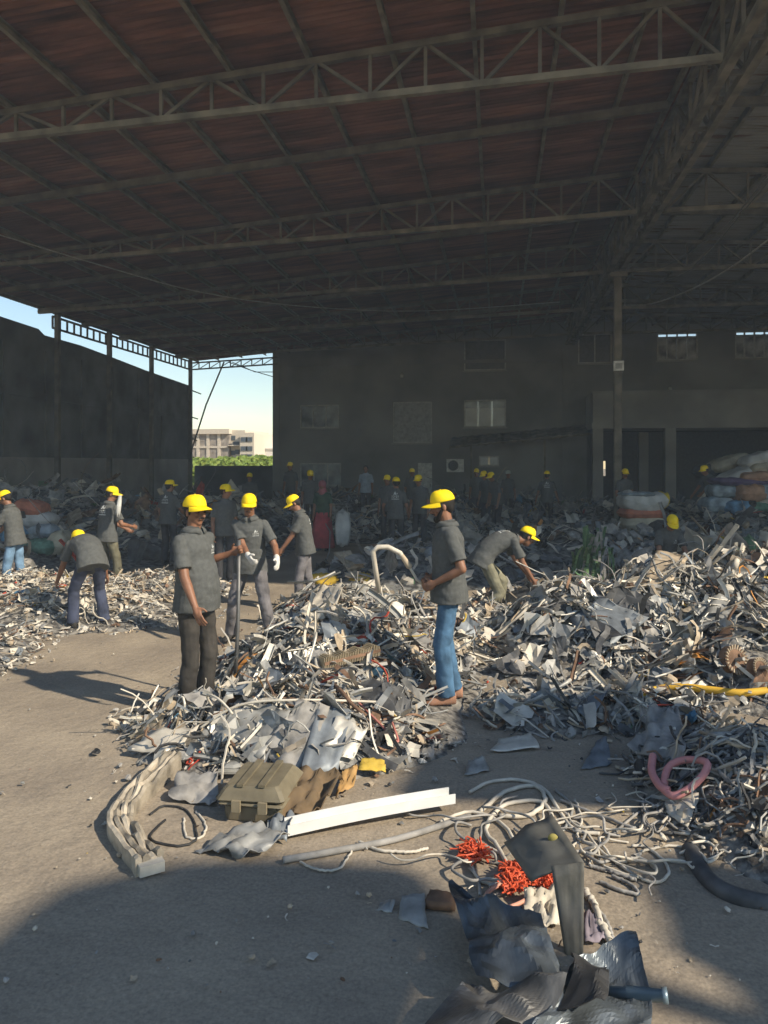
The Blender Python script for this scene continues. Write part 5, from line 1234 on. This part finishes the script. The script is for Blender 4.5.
# ------------------------------------------------------------------ sacks
def sack(c, rx, ry, rz_, rot, m, label, seed, band=None):
    mb = MB(); n = 16; V = []
    for j in range(n+1):
        for i in range(n+1):
            u, v = i/n*2-1, j/n*2-1; V.append((u, v))
    P = []; Fc = []
    for sgn in (1, -1):
        for (u, v) in V:
            e_ = max(0, (1-u**4)*(1-v**4))**.42; z = sgn*e_*rz_*(1+.22*noise.noise(Vector((u*2+seed, v*2, sgn))))
            P.append((u*rx*(1-.08*v*v), v*ry*(1-.06*u*u), z+.02*noise.noise(Vector((u*5, v*5, seed)))))
    w = n+1; T = len(V)
    for j in range(n):
        for i in range(n):
            q = (j*w+i, j*w+i+1, (j+1)*w+i+1, (j+1)*w+i); Fc.append(q); Fc.append(tuple(T+k for k in reversed(q)))
    o = mb.add(P, Fc).build('sack', m, smooth=True); o.location = c; o.rotation_euler = rot; tag(o, label, 'sack', )
    if band is not None:
        b_ = MB(); pts = [(u, .0) for u in np.linspace(-.55, .55, 9)]; Q = []
        for u in np.linspace(-.5, .5, 8):
            for v in (-.4, .4): e_ = ((1-u**4)*(1-v**4))**.42; Q.append((u*rx, v*ry, e_*rz_*1.16+.01))
        b_.add(Q, [(2*i, 2*i+2, 2*i+3, 2*i+1) for i in range(7)]); b_.build('printed_panel', band, o, True)
    return o
SM = {'white': mat('white_sack', (.50,.50,.47), .8, 0, var=.15, scale=4), 'blue': mat('blue_sack', (.13,.26,.40), .7, 0, var=.4, scale=5), 'tan': mat('tan_sack', (.42,.25,.16), .8, 0, var=.15), 'purple': mat('purple_sack', (.12,.09,.17), .8), 'cream': mat('cream_sack', (.45,.41,.30), .8, 0, var=.2, scale=4),
      'orange': mat('orange_sack', (.42,.15,.09), .8), 'green': mat('green_sack', (.12,.25,.18), .8, 0, var=.3), 'pale': mat('pale_blue_sack', (.33,.40,.44), .8, 0, var=.25, scale=5), 'dark': mat('dark_sack', (.09,.10,.11), .8)}
SK = [ # px, py, d, rx, rz, col, tilt, label
 (722,522,17.5,.42,.22,'cream',0,'cream sack at the bottom left of the coloured stack'), (748,524,17.3,.42,.22,'pale',0,'pale blue sack at the bottom right of the coloured stack'),
 (716,505,17.5,.40,.24,'pale',0,'pale sack above the cream one in the stack'), (737,508,17.3,.45,.24,'blue',0,'bright blue sack in the middle of the stack'), (762,508,17.3,.45,.24,'green',0,'greenish sack at the right of the bright blue one'),
 (722,491,17.6,.40,.20,'pale',0,'pale blue sack under the purple one'), (748,493,17.3,.38,.26,'tan',0,'tan sack with a dark round mark'), (768,492,17.3,.42,.22,'pale',0,'pale sack at the right edge beside the tan one'),
 (738,482,17.5,.75,.12,'purple',.05,'flat purple sack across the stack'), (756,477,17.5,.50,.16,'tan',-.05,'flat peach sack near the top of the stack'),
 (740,474,17.8,.62,.17,'white',-.35,'white sack sliding down at the top left of the stack'), (764,467,17.7,.50,.16,'cream',-.1,'cream sack under the topmost white one'), (760,459,17.8,.55,.20,'white',-.25,'topmost white sack with a green print at the right edge'),
 (728,463,18.6,.60,.20,'cream',-.3,'cream sack standing at the upper left behind the stack'), (716,470,18.8,.6,.22,'dark',-.1,'dark sack behind the cream one in the stack')]
for i, (px, py, d, rx, rz_, cn_, tl, lab) in enumerate(SK):
    sack(W(px, py, d), rx*.88, .38, rz_*.8, (0, tl, YAW+rnd.uniform(-.15,.15)), SM[cn_], lab, i*3.7)
for i, (px, py, d, rx, rz_, cn_, tl, lab) in enumerate([(642,524,16.5,.60,.22,'cream',0,'dusty sack at the bottom of the small pile by the column'), (641,513,16.5,.62,.15,'orange',0,'flat orange red sack in the small pile by the column'), (634,502,16.5,.42,.26,'white',.3,'white sack leaning left on the orange one'), (650,503,16.5,.42,.24,'white',-.3,'white sack leaning right on the orange one'), (660,500,16.8,.14,.22,'yellow',.2,'small bright yellow sack at the right of the small pile'), (636,494,16.5,.45,.06,'pale',0,'flat pale blue sack lying on top of the small pile')]):
    sack(W(px, py, d), rx*.8, .36, rz_*.85, (0, tl, YAW), SM.get(cn_) or mat('yellow_sack', (.6,.45,.03), .8), lab, 50+i*2.1)
for i, (px, py, d, rx, rz_, cn_, tl, lab) in enumerate([(32,508,15,.42,.20,'orange',.2,'reddish sack high on the left scrap beside the edge worker'), (40,520,15,.45,.20,'white',0,'white sack under the reddish one on the left'), (44,532,14.6,.35,.18,'pale',0,'pale sack low on the left scrap'), (42,547,14.2,.40,.2,'green',0,'green sack at the foot of the left dark heap'), (60,543,14.4,.25,.3,'cream',.4,'cream sack standing beside the green one'), (20,516,15.2,.3,.2,'blue',.3,'blue striped sack half behind the edge worker')]):
    sack(W(px, py, d), rx*.72, .3, rz_*.8, (0, tl, YAW), SM[cn_], lab, 80+i*1.9)
sack(W(343,528,16.5), .18, .18, .38, (0,0,YAW), SM['white'], 'white translucent bag standing beside the pink-scarfed woman', 99)
sack(W(119,506,11.6), .035, .09, .16, (0,.1,YAW+.3), SM['white'], 'white bag held by the worker with the printed back', 98)

# ------------------------------------------------------------------ added unseen slabs beyond the frame, shaped to cast shade into it
def shade_slab(name, pix, h, th, label, cat, posts=True):
    off = Vector((SUN.x/SUN.z, SUN.y/SUN.z, 0)); C = [G(x, y) for x, y in pix]; P = [Vector((c.x+off.x*h, c.y+off.y*h, h)) for c in C]; n = len(P)  # slab outline is the wanted ground shade, projected back toward the sun
    e = empty(name, (sum(p.x for p in P)/n, sum(p.y for p in P)/n, 0), label=label, cat=cat); o0 = e.location
    mb = MB(); mb.add([p-o0 for p in P]+[p-o0+Vector((0,0,th)) for p in P], [tuple(range(n-1,-1,-1)), tuple(range(n, 2*n))]+[(i, (i+1)%n, n+(i+1)%n, n+i) for i in range(n)]); mb.build('cover_sheet', M_steel2, e)
    if posts:
        for p in (P[0], P[n//2]): MB().bar(Vector((p.x,p.y,0))-o0, p-o0, .12, .12).build('post', M_steel, e)
shade_slab('shade_blocker', [(-260,1500),(-200,1010),(0,968),(37,932),(86,899),(200,872),(300,868),(430,876),(452,905),(446,960),(430,1020),(405,1100),(360,1500)], 6.0, .15, 'unseen slab added beside the camera to shade the foreground', 'awning')
shade_slab('shade_blocker', [(900,1180),(780,1000),(714,965),(706,930),(668,872),(700,862),(790,880),(1100,900)], 5.0, .15, 'smaller unseen slab added right of the camera to shade the ground', 'awning')
shade_slab('shade_blocker', [(478,742),(470,716),(560,712),(690,720),(745,742),(735,775),(690,800),(640,812),(560,806),(420,800),(440,765)], 5.0, .15, 'narrow unseen slab added far right to shade the dirt by the heaps', 'awning')

# ------------------------------------------------------------------ dust haze in the yard and shed
def haze():
    m = bpy.data.materials.new('dust_haze'); m.use_nodes = True; n = m.node_tree; n.nodes.clear(); o = n.nodes.new('ShaderNodeOutputMaterial'); v = n.nodes.new('ShaderNodeVolumeScatter')
    v.inputs['Color'].default_value = (.72,.86,1,1); v.inputs['Density'].default_value = HAZE; v.inputs['Anisotropy'].default_value = .0; n.links.new(v.outputs[0], o.inputs['Volume'])
    h = MB().box((XL+.2, -2, .02), (XR-.2, YB-.1, 6.0)).build('haze', m); tag(h, 'thin bluish dust haze hanging in the shed air', 'haze', kind='stuff')
HAZE = .0036
haze()

def settle_labels():
    from collections import defaultdict
    D = defaultdict(list)
    for o in bpy.data.objects:
        if o.parent is None and o.get('group') and o.get('label'): D[o['label']].append(o)
    NW = ['', '', 'two', 'three', 'four', 'five', 'six', 'seven', 'eight']; OW = ['nearest', 'second nearest', 'third nearest', 'fourth nearest', 'fifth nearest', 'sixth nearest', 'seventh nearest', 'eighth nearest']
    for l, os_ in D.items():
        if 1 < len(os_) < 9:
            os_.sort(key=lambda o: o.location.dot(FW))
            for i, o in enumerate(os_):
                n = OW[i] if len(os_) > 2 else ('nearer' if i == 0 else 'farther'); nl = f'{l}, {n} of {NW[len(os_)]}'
                if len(nl.split()) > 16: nl = f'{l}, {n}'
                if len(nl.split()) > 16: nl = nl.replace(' in the heap', '').replace(' in the ground tangle', '')
                if len(nl.split()) <= 16: o['label'] = nl
settle_labels()
for o in bpy.data.objects:
    if o.parent is None and o.get('label') and len(o['label'].split()) > 16: o['label'] = o['label'].replace(' in the heap', '').replace(' in the ground tangle', '').replace('just ', '')
